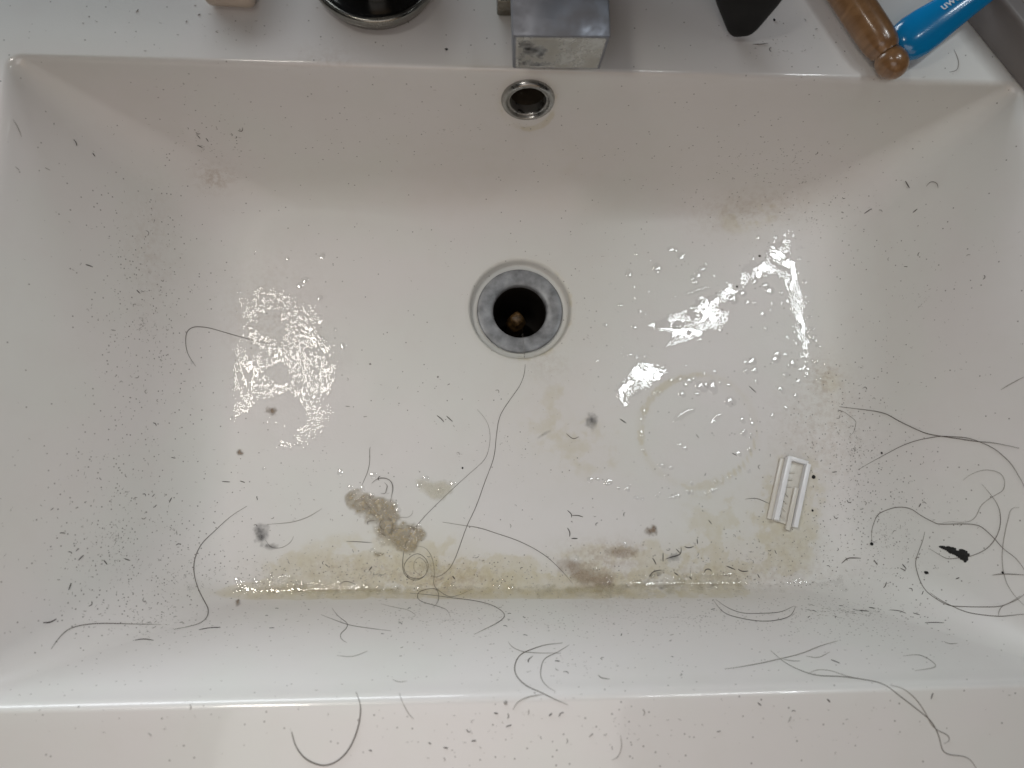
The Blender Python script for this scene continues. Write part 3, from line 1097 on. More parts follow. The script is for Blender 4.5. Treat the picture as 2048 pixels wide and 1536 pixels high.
# residue
film('brown_residue', [[(686, 984), (700, 976), (724, 984), (744, 988), (770, 996), (796, 1008), (806, 1030), (800, 1044), (828, 1042), (848, 1052), (850, 1080), (838, 1100), (812, 1112), (790, 1100), (766, 1092), (748, 1070), (738, 1046), (724, 1036), (706, 1034), (700, 1022), (690, 1012)]],
     M_clump, 'wet lumpy brown residue with hairs stuck in it at front of the floor', 'residue', step=0.0006, height=0.0013, edge=12, rough=17, nscale=0.045, dimple=0.0007, dscale=0.07, seed=31)
film('brown_residue', [[(745, 1100), (770, 1104), (772, 1110), (756, 1118), (746, 1112)]], M_clump, 'small brown scrap just below the lumpy brown residue', 'residue', step=0.0005, height=0.0006, edge=8, rough=4, dimple=0.0003, seed=32)
film('yellow_residue', [[(826, 956), (846, 952), (876, 962), (904, 960), (912, 970), (904, 986), (886, 1000), (868, 1006), (852, 992), (834, 978)]],
     M_yellow, 'small yellowish soap residue right of the lumpy brown residue', 'residue', step=0.0006, height=0.0006, edge=10, rough=7, dimple=0.0003, dscale=0.12, seed=33)
film('yellow_residue', [[(836, 1120), (866, 1114), (882, 1124), (886, 1146), (866, 1160), (840, 1154), (832, 1138)]], M_yellow, 'olive yellow soap lump inside the coiled hair', 'residue', step=0.0006, height=0.0008, edge=12, rough=7, dimple=0.0003, seed=34)
film('pink_residue', [[(1112, 1118), (1140, 1112), (1170, 1124), (1190, 1140), (1228, 1150), (1234, 1176), (1196, 1184), (1160, 1176), (1140, 1160), (1120, 1142)]], M_pink, 'pinkish brown scum at foot of the front wall right of centre', 'residue', step=0.0007, height=0.0005, edge=16, rough=12, dimple=0.0004, dscale=0.12, seed=35)
film('pink_residue', [[(1206, 1094), (1240, 1090), (1276, 1100), (1270, 1116), (1220, 1118), (1200, 1110)]], M_pink, 'small pinkish scum above the larger pinkish brown scum', 'residue', step=0.0007, height=0.0004, edge=14, rough=9, dimple=0.0003, seed=36)
film('grey_fluff', [[(510, 1050), (524, 1044), (538, 1052), (542, 1072), (534, 1090), (520, 1094), (508, 1084), (505, 1066)]], M_fluff, 'dark grey fluff ball on the left front floor', 'fluff', step=0.0005, height=0.0018, edge=17, rough=9, nscale=0.12, dimple=0.0008, dscale=0.25, seed=37)
film('grey_fluff', [[(528, 1082), (540, 1086), (556, 1090), (560, 1098), (544, 1102), (530, 1094)]], M_fluff, 'small dark grey smear at the foot of the fluff ball', 'fluff', step=0.0005, height=0.0007, edge=12, rough=6, dimple=0.0003, seed=38)
film('grey_fluff', [[(1172, 826), (1186, 822), (1196, 834), (1196, 850), (1184, 860), (1174, 852), (1168, 838)]], M_fluff, 'grey fluff smudge between the drain and the ring stain', 'fluff', step=0.0005, height=0.0010, edge=18, rough=9, nscale=0.12, dimple=0.0005, seed=39)
film('grey_fluff', [[(1074, 874), (1092, 862), (1104, 858), (1102, 864), (1084, 874), (1074, 880)]], M_fluff, 'faint grey smear below the drain', 'fluff', step=0.0005, height=0.0004, edge=14, rough=4, dimple=0.0002, seed=40)
film('grey_fluff', [[(1322, 1120), (1340, 1108), (1362, 1104), (1366, 1112), (1350, 1122), (1330, 1128)]], M_fluff, 'thin grey tuft among the clippings left of the razor guard', 'fluff', step=0.0005, height=0.0006, edge=16, rough=8, nscale=0.1, dimple=0.0004, seed=43)
film('grey_fluff', [[(1298, 1152), (1312, 1140), (1328, 1140), (1322, 1150), (1304, 1158)]], M_fluff, 'small grey tuft at the foot of the front wall right of centre', 'fluff', step=0.0005, height=0.0006, edge=16, rough=7, nscale=0.1, dimple=0.0004, seed=44)
film('yellow_residue', [[(1010, 1180), (1120, 1172), (1300, 1160), (1470, 1156), (1490, 1176), (1300, 1188), (1100, 1192)]], M_yellow, 'thin yellowish foam line along the right half of the front crease', 'residue', step=0.0008, height=0.0005, edge=12, rough=16, nscale=0.05, dimple=0.0004, dscale=0.12, seed=45)
film('yellow_residue', [[(480, 1180), (560, 1166), (680, 1170), (800, 1176), (800, 1190), (600, 1192)]], M_yellow, 'thin yellowish foam line along the left half of the front crease', 'residue', step=0.0008, height=0.0005, edge=12, rough=14, nscale=0.05, dimple=0.0004, dscale=0.12, seed=46)
film('black_flake', [[(1880, 1093), (1892, 1092), (1908, 1096), (1916, 1102), (1922, 1098), (1930, 1100), (1938, 1108), (1936, 1118), (1930, 1124), (1918, 1114), (1900, 1106), (1886, 1098)]], M_flake, 'ragged matt black flake on the right slope of the basin', 'flake', step=0.00045, height=0.0009, edge=4, rough=3, nscale=0.2, dimple=0.0003, dscale=0.3, seed=41)


# crumbs: lumpy little solids
def crumb(name, u, v, rpx, label, cat, mat, flat=0.7, group=None, sx=1.0):
    p, n = hit(u, v)
    r = rpx * (CAM_P - p).length / F
    bm = bmesh.new()
    bmesh.ops.create_icosphere(bm, subdivisions=2, radius=1.0)
    for q in bm.verts:
        k = 1 + 1.1 * (float(fbm(np.array(q.co.x * 2.1 + u), np.array(q.co.y * 2.1 + q.co.z * 1.7 + v), 3, 2)) - 0.5)
        q.co = Vector((q.co.x * k * r * sx, q.co.y * k * r, q.co.z * k * r * flat))
    o = link_bm(name, bm, mat, None, smooth=True)
    o.location = p + n * r * flat * 0.55
    M = local_frame(p, n, Vector((random.uniform(-1, 1), random.uniform(-1, 1), 0.1)))
    o.rotation_euler = M.to_euler()
    return tag(o, label, cat, group)


def spot(cx, cy, r, seed, label):
    pl = []
    for k in range(9):
        a = 2 * math.pi * k / 9
        q = r * (0.75 + 0.5 * float(vnoise(np.array(k * 1.7), np.array(seed * 3.1), 77)))
        pl.append((cx + q * 1.15 * math.cos(a), cy + q * math.sin(a)))
    film('brown_crumb', [pl], M_crumbfilm, label, 'crumb', step=0.00045, height=0.0011, edge=r * 0.85, rough=r * 0.5, nscale=0.15, dimple=0.0005, dscale=0.3, seed=seed)


spot(542, 821, 11, 51, 'reddish brown crumb at the lower edge of the soapy water patch')
spot(480, 906, 7, 52, 'small olive brown crumb below the reddish brown crumb')
spot(1303, 1062, 12, 53, 'brown crumb on the front floor right of centre')
spot(476, 1206, 6, 54, 'small pointed brown crumb on the left of the front wall')
crumb('dark_speck', 925, 936, 1.9, 'round black speck beside the long S shaped hair', 'speck', M_flake)
crumb('dark_speck', 1519, 512, 2.0, 'dark speck inside a bead of water at back right', 'speck', M_clip, 0.5)
crumb('dark_speck', 1474, 573, 2.1, 'blurred dark speck at the bend of the forked water streak', 'speck', M_clip, 0.4)
crumb('dark_speck', 1627, 954, 3.1, 'dark speck right of the white razor guard', 'speck', M_flake, 0.6)
crumb('dark_speck', 1625, 1021, 1.9, 'tiny dark speck below the speck beside the razor guard', 'speck', M_flake, 0.6)
crumb('dark_speck', 2006 - 0, 1145, 1.9, 'tiny dark speck at the far right of the right slope', 'speck', M_flake, 0.6)
crumb('dark_speck', 893, 99, 2.5, 'dark speck on the back deck left of the spout', 'speck', M_flake, 0.6)
crumb('dark_speck', 1548, 40, 2.2, 'dark speck on the back deck right of the black handle', 'speck', M_flake, 0.6)
crumb('dark_speck', 1853, 1145, 2.5, 'dark speck left of the black flake', 'speck', M_flake, 0.6, sx=1.3)
crumb('dark_speck', 1011, 1405, 3.1, 'soft grey speck on the front deck edge', 'speck', M_clip2, 0.5)
crumb('dark_speck', 876, 754, 2.1, 'grey lint speck on the floor below left of the drain', 'speck', M_clip2, 0.4)
crumb('dark_speck', 740, 728, 1.9, 'grey lint speck right of the soapy water patch', 'speck', M_clip2, 0.4)
crumb('dark_speck', 1764, 906, 1.9, 'tiny dark speck under the crossing long hairs', 'speck', M_flake, 0.5)

# ------------------------------------------------------------------ hairs
def catmull(P, n=6):
    P = [P[0] + (P[0] - P[1])] + list(P) + [P[-1] + (P[-1] - P[-2])]
    out = []
    for i in range(1, len(P) - 2):
        for k in range(n):
            t = k / n
            a, b, c, d = P[i - 1], P[i], P[i + 1], P[i + 2]
            out.append(0.5 * ((2 * b) + (c - a) * t + (2 * a - 5 * b + 4 * c - d) * t * t + (3 * b - a - 3 * c + d) * t ** 3))
    out.append(P[-2])
    return out


def tube(pts, nrms, r, sides=5, taper=0.35):
    vs, fs = [], []
    m = len(pts)
    for i, (p, n) in enumerate(zip(pts, nrms)):
        t = (pts[min(i + 1, m - 1)] - pts[max(i - 1, 0)])
        if t.length < 1e-9:
            t = Vector((1, 0, 0))
        t.normalize()
        s = t.cross(n)
        if s.length < 1e-6:
            s = t.orthogonal()
        s.normalize()
        b = s.cross(t)
        e = min(i, m - 1 - i) / max(1, (m - 1) * 0.25)
        rr = r * (taper + (1 - taper) * min(1, e))
        for k in range(sides):
            a = 2 * math.pi * k / sides
            vs.append(p + s * (math.cos(a) * rr) + b * (math.sin(a) * rr))
    for i in range(m - 1):
        for k in range(sides):
            k2 = (k + 1) % sides
            fs.append((i * sides + k, i * sides + k2, (i + 1) * sides + k2, (i + 1) * sides + k))
    fs.append(tuple(range(sides))[::-1])
    fs.append(tuple((m - 1) * sides + k for k in range(sides)))
    return vs, fs


def lay(pxs, sub, lift):
    c = catmull([Vector((u, v, 0)) for u, v in pxs], sub)
    P, Nn = [], []
    for q in c:
        p, n = hit(q.x, q.y)
        P.append(p + n * lift)
        Nn.append(n)
    # smooth out the small steps of the mesh below
    for _ in range(2):
        P = [P[0]] + [(P[i - 1] + P[i] * 2 + P[i + 1]) / 4 for i in range(1, len(P) - 1)] + [P[-1]]
    return P, Nn


def hair(pxs, label, wpx=2.2, mat=None, sub=6, group=None, lift=None, cat='hair', name='hair', taper=0.4):
    r = wpx * 0.5 * 0.00020
    P, Nn = lay(pxs, sub, (lift if lift is not None else r * 0.9 + 0.00005))
    c = sum(P, Vector()) / len(P)
    v, f = tube([p - c for p in P], Nn, r, 5, taper)
    o = link_mesh(name, v, f, mat or M_hair)
    o.location = c
    return tag(o, label, cat, group)


HAIRS = [
 ([(1679,812),(1714,817),(1746,822),(1773,828),(1796,841),(1824,855),(1853,866),(1882,872),(1921,879),(1953,882),(1990,886),(2039,897)], 'long dark hair on the right slope, upper of two crossing hairs', 2.4, 0),
 ([(1716,939),(1742,925),(1773,908),(1804,893),(1834,882),(1859,875),(1882,873),(1908,873),(1933,876),(1960,884),(1990,899),(2019,925),(2037,950),(2048,971),(2062,1004)], 'long dark arched hair on the right slope, lower of two crossing hairs', 2.4, 0),
 ([(1673,820),(1687,823),(1699,830),(1711,842),(1712,852),(1707,865),(1698,874)], 'short pale hooked hair below the left end of the crossing hairs', 1.6, 1),
 ([(1925,962),(1941,949),(1961,941),(1980,940),(2000,946),(2009,958),(2011,971),(2005,983),(1988,993),(1972,1001),(1961,1014),(1953,1032),(1941,1042),(1921,1045),(1902,1043),(1878,1047)], 'thin curly hair looping like a question mark on the right slope', 1.7, 1),
 ([(1744,1088),(1743,1064),(1746,1047),(1757,1029),(1775,1019),(1796,1014),(1820,1019),(1843,1031),(1867,1044),(1882,1048),(1921,1048),(1949,1049),(1968,1057),(1990,1078),(2009,1098),(2031,1117),(2048,1137),(2060,1156)], 'long wavy hair ending in a dark root bulb on the right slope', 2.2, 0),
 ([(1964,969),(1984,991),(1996,1014),(2001,1038),(1999,1059),(1990,1080),(1970,1100),(1941,1112),(1921,1117),(1898,1117),(1878,1110),(1860,1097)], 'curved hair that hooks under the black flake', 2.1, 0),
 ([(1850,1063),(1847,1082),(1836,1107),(1832,1127),(1835,1148),(1843,1170),(1859,1189),(1892,1208),(1921,1212),(1961,1214),(2000,1212),(2023,1205),(2036,1198),(2052,1186)], 'long hair curving in a wide bowl below the black flake', 2.3, 0),
 ([(1859,1187),(1882,1201),(1906,1213),(1931,1224),(1961,1230),(1996,1233),(2019,1232),(2054,1227)], 'long hair running just under the wide bowl shaped hair', 2.3, 0),
 ([(2039,1014),(2023,1017),(2015,1039),(2011,1062),(2007,1094),(2006,1125),(2011,1156),(2019,1176),(2035,1197),(2056,1218)], 'pale upright hair at the right edge of the right slope', 1.9, 1),
 ([(1986,1150),(2009,1148),(2054,1150)], 'straight level hair at the right edge of the right slope', 2.1, 0),
 ([(1997,1232),(1998,1223),(2005,1213),(2023,1205),(2040,1192)], 'small hooked hair at the lower right corner of the basin', 1.8, 1),
 ([(1684,1127),(1695,1118),(1707,1116),(1721,1117)], 'thick short arched hair on the lower right slope', 3.2, 0),
 ([(2001,780),(2024,768),(2052,752)], 'straight hair at the right edge above the crossing hairs', 2.0, 1),
 ([(1427,1201),(1447,1225),(1478,1237),(1519,1243),(1553,1242),(1580,1231),(1591,1213)], 'smile shaped hair on the front wall, lower of a pair', 2.0, 0),
 ([(1432,1199),(1454,1216),(1485,1226),(1526,1227),(1560,1224),(1587,1213)], 'smile shaped hair on the front wall, upper of a pair', 1.9, 0),
 ([(1449,1339),(1502,1330),(1553,1320),(1601,1308),(1639,1293),(1676,1282)], 'nearly straight rising hair on the right of the front wall', 2.0, 1),
 ([(1541,1301),(1567,1322),(1594,1339),(1632,1350),(1683,1354),(1731,1360),(1768,1370),(1799,1392),(1833,1418),(1861,1442),(1876,1472),(1885,1500),(1902,1510),(1926,1512),(1943,1522),(1956,1545)], 'long wavy hair falling over the front rim at lower right', 2.6, 0),
 ([(1615,1348),(1635,1339),(1662,1341),(1690,1351),(1725,1359)], 'thin strand arching over the long wavy hair on the front wall', 1.7, 1),
 ([(1782,1372),(1806,1377),(1830,1397),(1850,1426),(1868,1455),(1895,1469),(1898,1483),(1888,1486)], 'thin strand beside the long wavy hair on the front deck', 2.2, 1),
 ([(1567,1320),(1584,1322),(1601,1322)], 'short straight hair under the rising hair on the front wall', 1.5, 1),
 ([(1611,1312),(1635,1315),(1659,1305)], 'short sagging pale hair right of the rising hair', 1.6, 1),
 ([(1806,1312),(1840,1310),(1867,1325),(1867,1336),(1830,1342)], 'very faint hooked hair at the right of the front wall', 1.5, 1),
 ([(1888,1283),(1898,1288),(1917,1287)], 'short sagging hair near the lower right corner', 2.2, 1),
 ([(1045,668),(1049,705),(1050,739),(1040,770),(1016,804),(1000,835),(993,876),(987,917),(971,961),(952,1011),(934,1052),(920,1090),(910,1120),(896,1141),(876,1154),(862,1152)], 'long hair running from the drain down to the front wall', 2.0, 0),
 ([(956,820),(973,842),(980,866),(978,893),(968,919),(944,944),(910,975),(869,1013),(841,1043),(817,1076),(808,1103),(805,1134),(812,1153),(831,1161),(848,1155),(858,1134),(852,1117),(835,1108),(817,1117),(807,1134),(815,1152),(833,1158),(850,1150),(855,1135),(848,1121),(838,1115),(829,1124),(828,1140),(838,1150)], 'long hair ending in a tight coil beside the brown residue', 2.1, 0),
 ([(828,1091),(848,1095),(862,1110),(867,1131),(869,1151),(870,1172),(886,1187),(903,1194),(923,1189),(945,1178)], 'S shaped hair just right of the coiled hair', 1.7, 0),
 ([(884,1044),(923,1050),(958,1055),(992,1065),(1026,1078),(1060,1093),(1094,1115),(1125,1144),(1146,1167)], 'long gently bowed hair crossing the front floor', 1.9, 0),
 ([(821,1187),(862,1190),(903,1196),(941,1201),(975,1208),(999,1218),(1009,1230),(999,1243),(975,1257),(947,1270)], 'hairpin shaped hair on the middle of the front wall', 2.1, 0),
 ([(901,1235),(894,1221),(872,1213),(845,1204),(835,1196),(838,1185),(852,1178),(872,1178),(878,1196),(874,1208),(865,1215)], 'small looped hair left of the hairpin shaped hair', 1.9, 0),
 ([(641,1230),(677,1242),(701,1251),(735,1256),(782,1262)], 'sloping hair of a forked pair at left of the front wall', 1.9, 0),
 ([(664,1216),(677,1233),(694,1247),(693,1257),(682,1267),(682,1278),(693,1286)], 'wriggly hair of a forked pair at left of the front wall', 1.8, 0),
 ([(763,1209),(787,1214),(814,1219),(833,1230),(821,1237)], 'pale hooked hair between the forked pair and looped hair', 1.5, 1),
 ([(669,1189),(676,1173),(688,1163),(701,1163),(712,1172),(713,1184)], 'small arch shaped hair in the water at the front wall', 2.2, 0),
 ([(1016,1283),(1024,1295),(1043,1304),(1070,1307),(1122,1307)], 'J shaped hair lying level on the front wall', 1.8, 1),
 ([(1125,1285),(1091,1291),(1060,1300),(1040,1312),(1029,1332),(1034,1353),(1053,1372),(1081,1385),(1108,1397),(1135,1410)], 'C shaped hair crossing the front rim near the middle', 2.2, 0),
 ([(1139,1290),(1115,1303),(1091,1317),(1082,1332),(1082,1356),(1094,1372),(1111,1384)], 'inner C shaped hair right of the larger C shaped hair', 1.9, 0),
 ([(1026,1419),(1036,1404),(1057,1395),(1087,1389)], 'pale curved hair on the front rim below the C shaped hair', 1.8, 1),
 ([(584,1462),(591,1490),(608,1515),(629,1527),(649,1530),(671,1524),(691,1507),(708,1479),(718,1445),(721,1411),(713,1384)], 'thick U shaped dark hair on the front deck', 3.2, 0),
 ([(494,1015),(461,1033),(427,1062),(403,1088),(390,1117),(388,1144),(395,1175),(408,1201),(416,1219),(412,1237),(393,1249),(347,1260)], 'thick S shaped dark hair at the front left of the basin', 2.8, 0),
 ([(103,1298),(116,1278),(137,1258),(164,1250),(202,1248),(256,1248),(321,1249)], 'bent hair lying on the front left corner', 2.3, 0),
 ([(391,734),(376,708),(370,685),(374,662),(390,653),(417,656),(444,664),(478,673),(513,681),(540,688)], 'hooked hair on the left slope running into the soapy water', 2.3, 0),
 ([(741,893),(741,900),(739,923),(734,949),(722,975)], 'short hair standing above the brown residue', 2.0, 0),
 ([(744,966),(757,957),(773,956),(783,964),(785,978),(782,1002)], 'hook shaped hair stuck in the top of the brown residue', 2.2, 0),
 ([(722,998),(736,1011),(749,1025),(759,1029)], 'dark hair stuck across the upper brown residue', 2.2, 0),
 ([(777,1037),(785,1045),(785,1058),(777,1070)], 'dark bracket shaped hair stuck in the brown residue', 2.2, 0),
 ([(694,1082),(718,1083),(744,1085)], 'straight hair at the left of the brown residue', 2.0, 0),
 ([(737,1050),(738,1041),(755,1041)], 'short bent hair stuck in the lower brown residue', 1.9, 0),
 ([(792,1040),(802,1034),(815,1036),(824,1028),(826,1020)], 'faint curled hair right of the brown residue', 1.6, 1),
 ([(533,1049),(581,1045),(615,1035),(644,1016)], 'thin hair trailing up from the grey fluff ball', 1.7, 1),
 ([(530,1079),(543,1095),(564,1095),(581,1084),(588,1073)], 'thin hair looping below the grey fluff ball', 1.9, 1),
 ([(1132,867),(1146,878),(1158,873)], 'short dark curved hair left of the grey smudge', 2.4, 0),
 ([(1853,373),(1862,363),(1875,367),(1876,376)], 'tiny arched hair high on the right slope', 2.0, 0),
 ([(1908,99),(1917,120),(1914,139),(1899,144)], 'faint hooked hair on the back deck below the blue handle', 2.0, 1),
 ([(1504,89),(1519,88),(1536,87)], 'short level hair on the back deck below the black handle', 2.2, 0),
 ([(27,239),(36,253),(43,273)], 'short hair high on the left slope', 2.0, 1),
 ([(477,261),(484,262),(486,255)], 'tiny hooked hair on the back wall at left', 2.4, 0),
 ([(1490,998),(1515,997),(1540,1008)], 'short bowed hair running up to the white razor guard', 1.8, 0),
 ([(1240,1470),(1242,1490),(1236,1512),(1222,1520)], 'faint curved hair on the front deck right of centre', 1.8, 1),
 ([(673,1312),(705,1314),(735,1303)], 'faint sagging hair at left of the front wall', 1.5, 1),
 ([(784,1360),(797,1364),(815,1362)], 'tiny faint hair just behind the front rim', 1.5, 1),
 ([(798,1385),(803,1400),(815,1425),(828,1438)], 'very faint hair on the front deck right of the U shaped hair', 1.5, 1),
 ([(1195,1350),(1205,1357),(1220,1358)], 'short curved hair on the front wall right of the C shapes', 2.0, 0),
]
for k, (cx, cy) in enumerate([(730, 1010), (752, 1022), (775, 1050), (800, 1070), (765, 1075), (815, 1060), (760, 975)]):
    a0 = 0.9 * k
    rr = 9 + 3 * (k % 4)
    HAIRS.append(([(cx + rr * math.cos(a0 + t), cy + rr * 0.8 * math.sin(a0 + t * 1.1)) for t in (0, 0.6, 1.2, 1.8, 2.3)],
                  'short curl of hair caught in the brown residue, ' + ('topmost left', 'upper middle', 'middle', 'lower right', 'lower left', 'rightmost', 'at its top edge')[k], 1.9, 0))
for pts, lab, wpx, kind in HAIRS:
    caught = 'stuck' in lab or 'caught' in lab
    jt = [(u + random.gauss(0, 0.7), v + random.gauss(0, 0.7)) for u, v in pts]
    o = hair(jt, lab, wpx * random.uniform(0.72, 0.98), M_hair2 if kind else M_hair, sub=5, lift=0.0012 if caught else None)
    if 'root bulb' in lab:
        p, n = hit(1744, 1088)
        bm = bmesh.new()
        bmesh.ops.create_icosphere(bm, subdivisions=2, radius=0.0010)
        bmesh.ops.translate(bm, vec=p + n * 0.0006 - o.location, verts=bm.verts)
        link_bm('root_bulb', bm, M_flake, o, smooth=True)

# ------------------------------------------------------------------ short clippings: the ones that show largest, one by one
ZONES = [
 # where (for the label), [(cx, cy, rx, ry, count)]
 ('left slope of the basin', [(285, 640, 110, 250, 24, 'left slope beside the soapy water'), (220, 1080, 150, 160, 30, 'lower left slope'), (150, 350, 120, 150, 8, 'upper left slope'), (330, 930, 70, 130, 14, 'left slope above the S shaped hair')]),
 ('right slope of the basin', [(1770, 1080, 130, 150, 34, 'right slope near the bulb tipped hair'), (1720, 900, 70, 130, 14, 'right slope below the crossing hairs'), (1850, 500, 140, 200, 10, 'upper right slope'), (1740, 420, 90, 40, 6, 'right slope near the back wall')]),
 ('front wall of the basin', [(760, 1240, 320, 45, 24, 'left half of the front wall'), (1250, 1240, 330, 50, 24, 'right half of the front wall'), (1690, 1222, 110, 16, 24, 'front wall in the drift at lower right'), (1150, 1320, 420, 60, 16, 'upper front wall near the rim'), (300, 1240, 110, 30, 12, 'front left corner by the bent hair')]),
 ('front deck of the basin', [(900, 1470, 160, 60, 12, 'front deck right of the U shaped hair'), (1250, 1440, 220, 60, 18, 'front deck right of the C shaped hair'), (1700, 1460, 200, 60, 6, 'front deck beside the long wavy hair'), (350, 1450, 140, 40, 4, 'front deck left of the U shaped hair')]),
 ('floor of the basin', [(850, 850, 220, 130, 22, 'basin floor below the drain'), (1150, 1010, 160, 110, 12, 'bare floor right of the two long hairs'), (800, 1135, 260, 45, 26, 'yellow stain by the brown residue'), (1400, 1100, 180, 50, 16, 'front floor left of the razor guard'), (1500, 900, 140, 110, 8, 'floor near the ring stain'), (560, 1080, 140, 90, 10, 'floor around the grey fluff ball')]),
 ('back wall of the basin', [(410, 290, 70, 60, 9, 'left end of the back wall'), (1600, 340, 110, 50, 10, 'right end of the back wall'), (900, 240, 300, 90, 8, 'back wall left of the overflow')]),
 ('back deck of the basin', [(250, 40, 200, 35, 6, 'back deck at left'), (1560, 80, 90, 50, 8, 'back deck below the black tool')]),
]
LISTED = {
 'left slope of the basin': [[(147,279),(152,285),(153,292)],[(185,306),(190,313)],[(171,529),(178,531),(185,534)],[(273,580),(280,587)],[(157,1120),(167,1110)],[(207,1120),(214,1129)],[(248,1117),(260,1121)],[(137,1180),(142,1166)],[(338,1005),(343,995)],[(86,1245),(100,1245),(112,1238)],[(480,950+12),(490,965)]],
 'right slope of the basin': [[(1811,362),(1819,376)],[(1826,425),(1835,418)],[(1729,427),(1742,418)],[(1748,1120),(1755,1130)],[(1805,1128),(1813,1138)],[(1801,1136),(1811,1142)],[(1773,1164),(1771,1172),(1767,1176)],[(1912,1158),(1919,1155)],[(1838,1014),(1842,1007)]],
 'front wall of the basin': [[(398,1260),(412,1257),(422,1256)],[(418,1256),(441,1255)],[(270,1281),(287,1278),(307,1281)],[(1850,1246),(1870,1245),(1888,1246)],[(1720,1221),(1738,1223)],[(1738,1215),(1750,1217)],[(1780,1220),(1800,1222),(1812,1227)],[(1826,1226),(1840,1230)],[(1662,1320),(1670,1323),(1680,1327)],[(1057,1325),(1056,1320),(1065,1313)],[(1110,1322),(1120,1323)]],
 'floor of the basin': [[(1135,1021),(1143,1028),(1143,1035)],[(1144,1031),(1157,1031),(1166,1034)],[(1135,1056),(1140,1065),(1139,1073)],[(1143,1077),(1155,1077)],[(1369,1093),(1377,1096),(1387,1093)],[(1394,1078),(1395,1088)],[(1331,1118),(1343,1114),(1355,1111),(1362,1106),(1362,1095)],[(1352,1098),(1360,1106)],[(1326,1106),(1326,1123)],[(1305,1116),(1309,1122),(1312,1129)],[(1299,1153),(1306,1143),(1323,1140)],[(1348,1145),(1357,1151)],[(1409,1145),(1411,1139),(1419,1138),(1423,1143)],[(1453,1132),(1470,1139)],[(1476,1138),(1484,1143),(1496,1142)],[(1515,1148),(1519,1156)],[(1378,1153),(1384,1159)],[(1417,1040),(1423,1048)],[(874,831),(882,837),(888,844)],[(893,832),(905,843)],[(1498,772),(1512,785)],[(1464,906),(1474,911)],[(1240,838),(1252,846)],[(444,963),(460,964)],[(738,1141),(744,1133)],[(905,1152),(910,1158)]],
 'front deck of the basin': [[(738,1500),(744,1502)],[(943,1482),(952,1481)],[(887,1495),(896,1496)],[(857,1485),(862,1488)],[(988,1426),(996,1427)],[(1098,1432),(1104,1426)],[(1515,1405),(1522,1411)],[(1654,1398),(1660,1404)],[(1862,1398),(1864,1390),(1866,1386)]],
 'back wall of the basin': [[(395,271),(400,276)],[(412,276),(417,283)],[(395,290),(405,295)]],
}
clip_meshes = {}


def nearest_zone(where, u, v):
    bl = [b for z in ZONES if z[0] == where for b in z[1]]
    return min(bl, key=lambda b: ((u - b[0]) / b[2]) ** 2 + ((v - b[1]) / b[3]) ** 2)[5]


SHAPES = {}


def clip_tag(o, tone, shape, zone):
    g = 'clippings on the ' + zone
    return tag(o, tone + ' ' + shape + ' hair clipping on the ' + zone, 'hair clipping', g)


def bend(pts):
    if len(pts) < 3:
        return 'straight'
    a = Vector(pts[1]) - Vector(pts[0])
    b = Vector(pts[-1]) - Vector(pts[-2])
    g = math.degrees(a.angle(b))
    return 'straight' if g < 20 else ('bowed' if g < 60 else 'hooked')


n_clip = 0
for where, blobs in ZONES:
    for pts in LISTED.get(where, []):
        P, Nn = lay(pts, 3, 0.00016)
        c = sum(P, Vector()) / len(P)
        v, f = tube([p - c for p in P], Nn, random.uniform(2.6, 3.4) * 0.5 * 0.00020, 4, 0.5)
        o = link_mesh('hair_clipping', v, f, M_clip)
        o.location = c
        clip_tag(o, 'large dark', bend(pts), nearest_zone(where, *pts[0]))
        n_clip += 1
LEFT = 296 - n_clip
TOT = sum(b[4] for z in ZONES for b in z[1])
lib = []
for k in range(12):
    # a few clipping shapes along x, unit length about 1
    c = (random.uniform(-0.05, 0.05), random.uniform(0.16, 0.24), random.uniform(0.34, 0.5))[k % 3] * random.choice((-1, 1))
    pts = [Vector((t, c * (1 - 4 * t * t) + random.uniform(-.03, .03), 0)) for t in (-0.5, -0.25, 0.0, 0.25, 0.5)]
    v, f = tube(pts, [Vector((0, 0, 1))] * 5, 0.085, 4, 0.55)
    me = bpy.data.meshes.new('hair_clipping')
    me.from_pydata([tuple(q) for q in v], [], f)
    me.materials.append(M_clip if k < 6 else M_clip2)
    lib.append((me, ('straight', 'bowed', 'hooked')[k % 3], 'dark' if k < 6 else 'grey'))
for where, blobs in ZONES:
    for cx, cy, rx_, ry_, cnt, zone in blobs:
        for k in range(int(cnt * LEFT / TOT)):
            a, rr = random.uniform(0, 2 * math.pi), math.sqrt(random.random())
            u = cx + rx_ * rr * math.cos(a)
            v = cy + ry_ * rr * math.sin(a)
            if not (4 < u < 2044 and 4 < v < 1532):
                continue
            p, n = hit(u, v)
            Lc = random.uniform(0.0011, 0.0031)
            me, shp, tone = random.choice(lib)
            o = bpy.data.objects.new('hair_clipping', me)
            th = random.uniform(0, 2 * math.pi)
            if 'front wall' in where:
                th = random.gauss(0, 0.35)
            M = local_frame(p, n, Vector((math.cos(th + math.pi / 2), math.sin(th + math.pi / 2), 0.0)))
            o.rotation_euler = M.to_euler()
            sw = random.uniform(0.8, 1.4) * 0.0028
            o.scale = (Lc, min(Lc, sw), min(Lc, 0.0020))
            o.location = p + n * 0.00015
            C.objects.link(o)
            clip_tag(o, ('long ' if Lc > 0.0024 else 'tiny ' if Lc < 0.0016 else '') + tone, shp, zone)

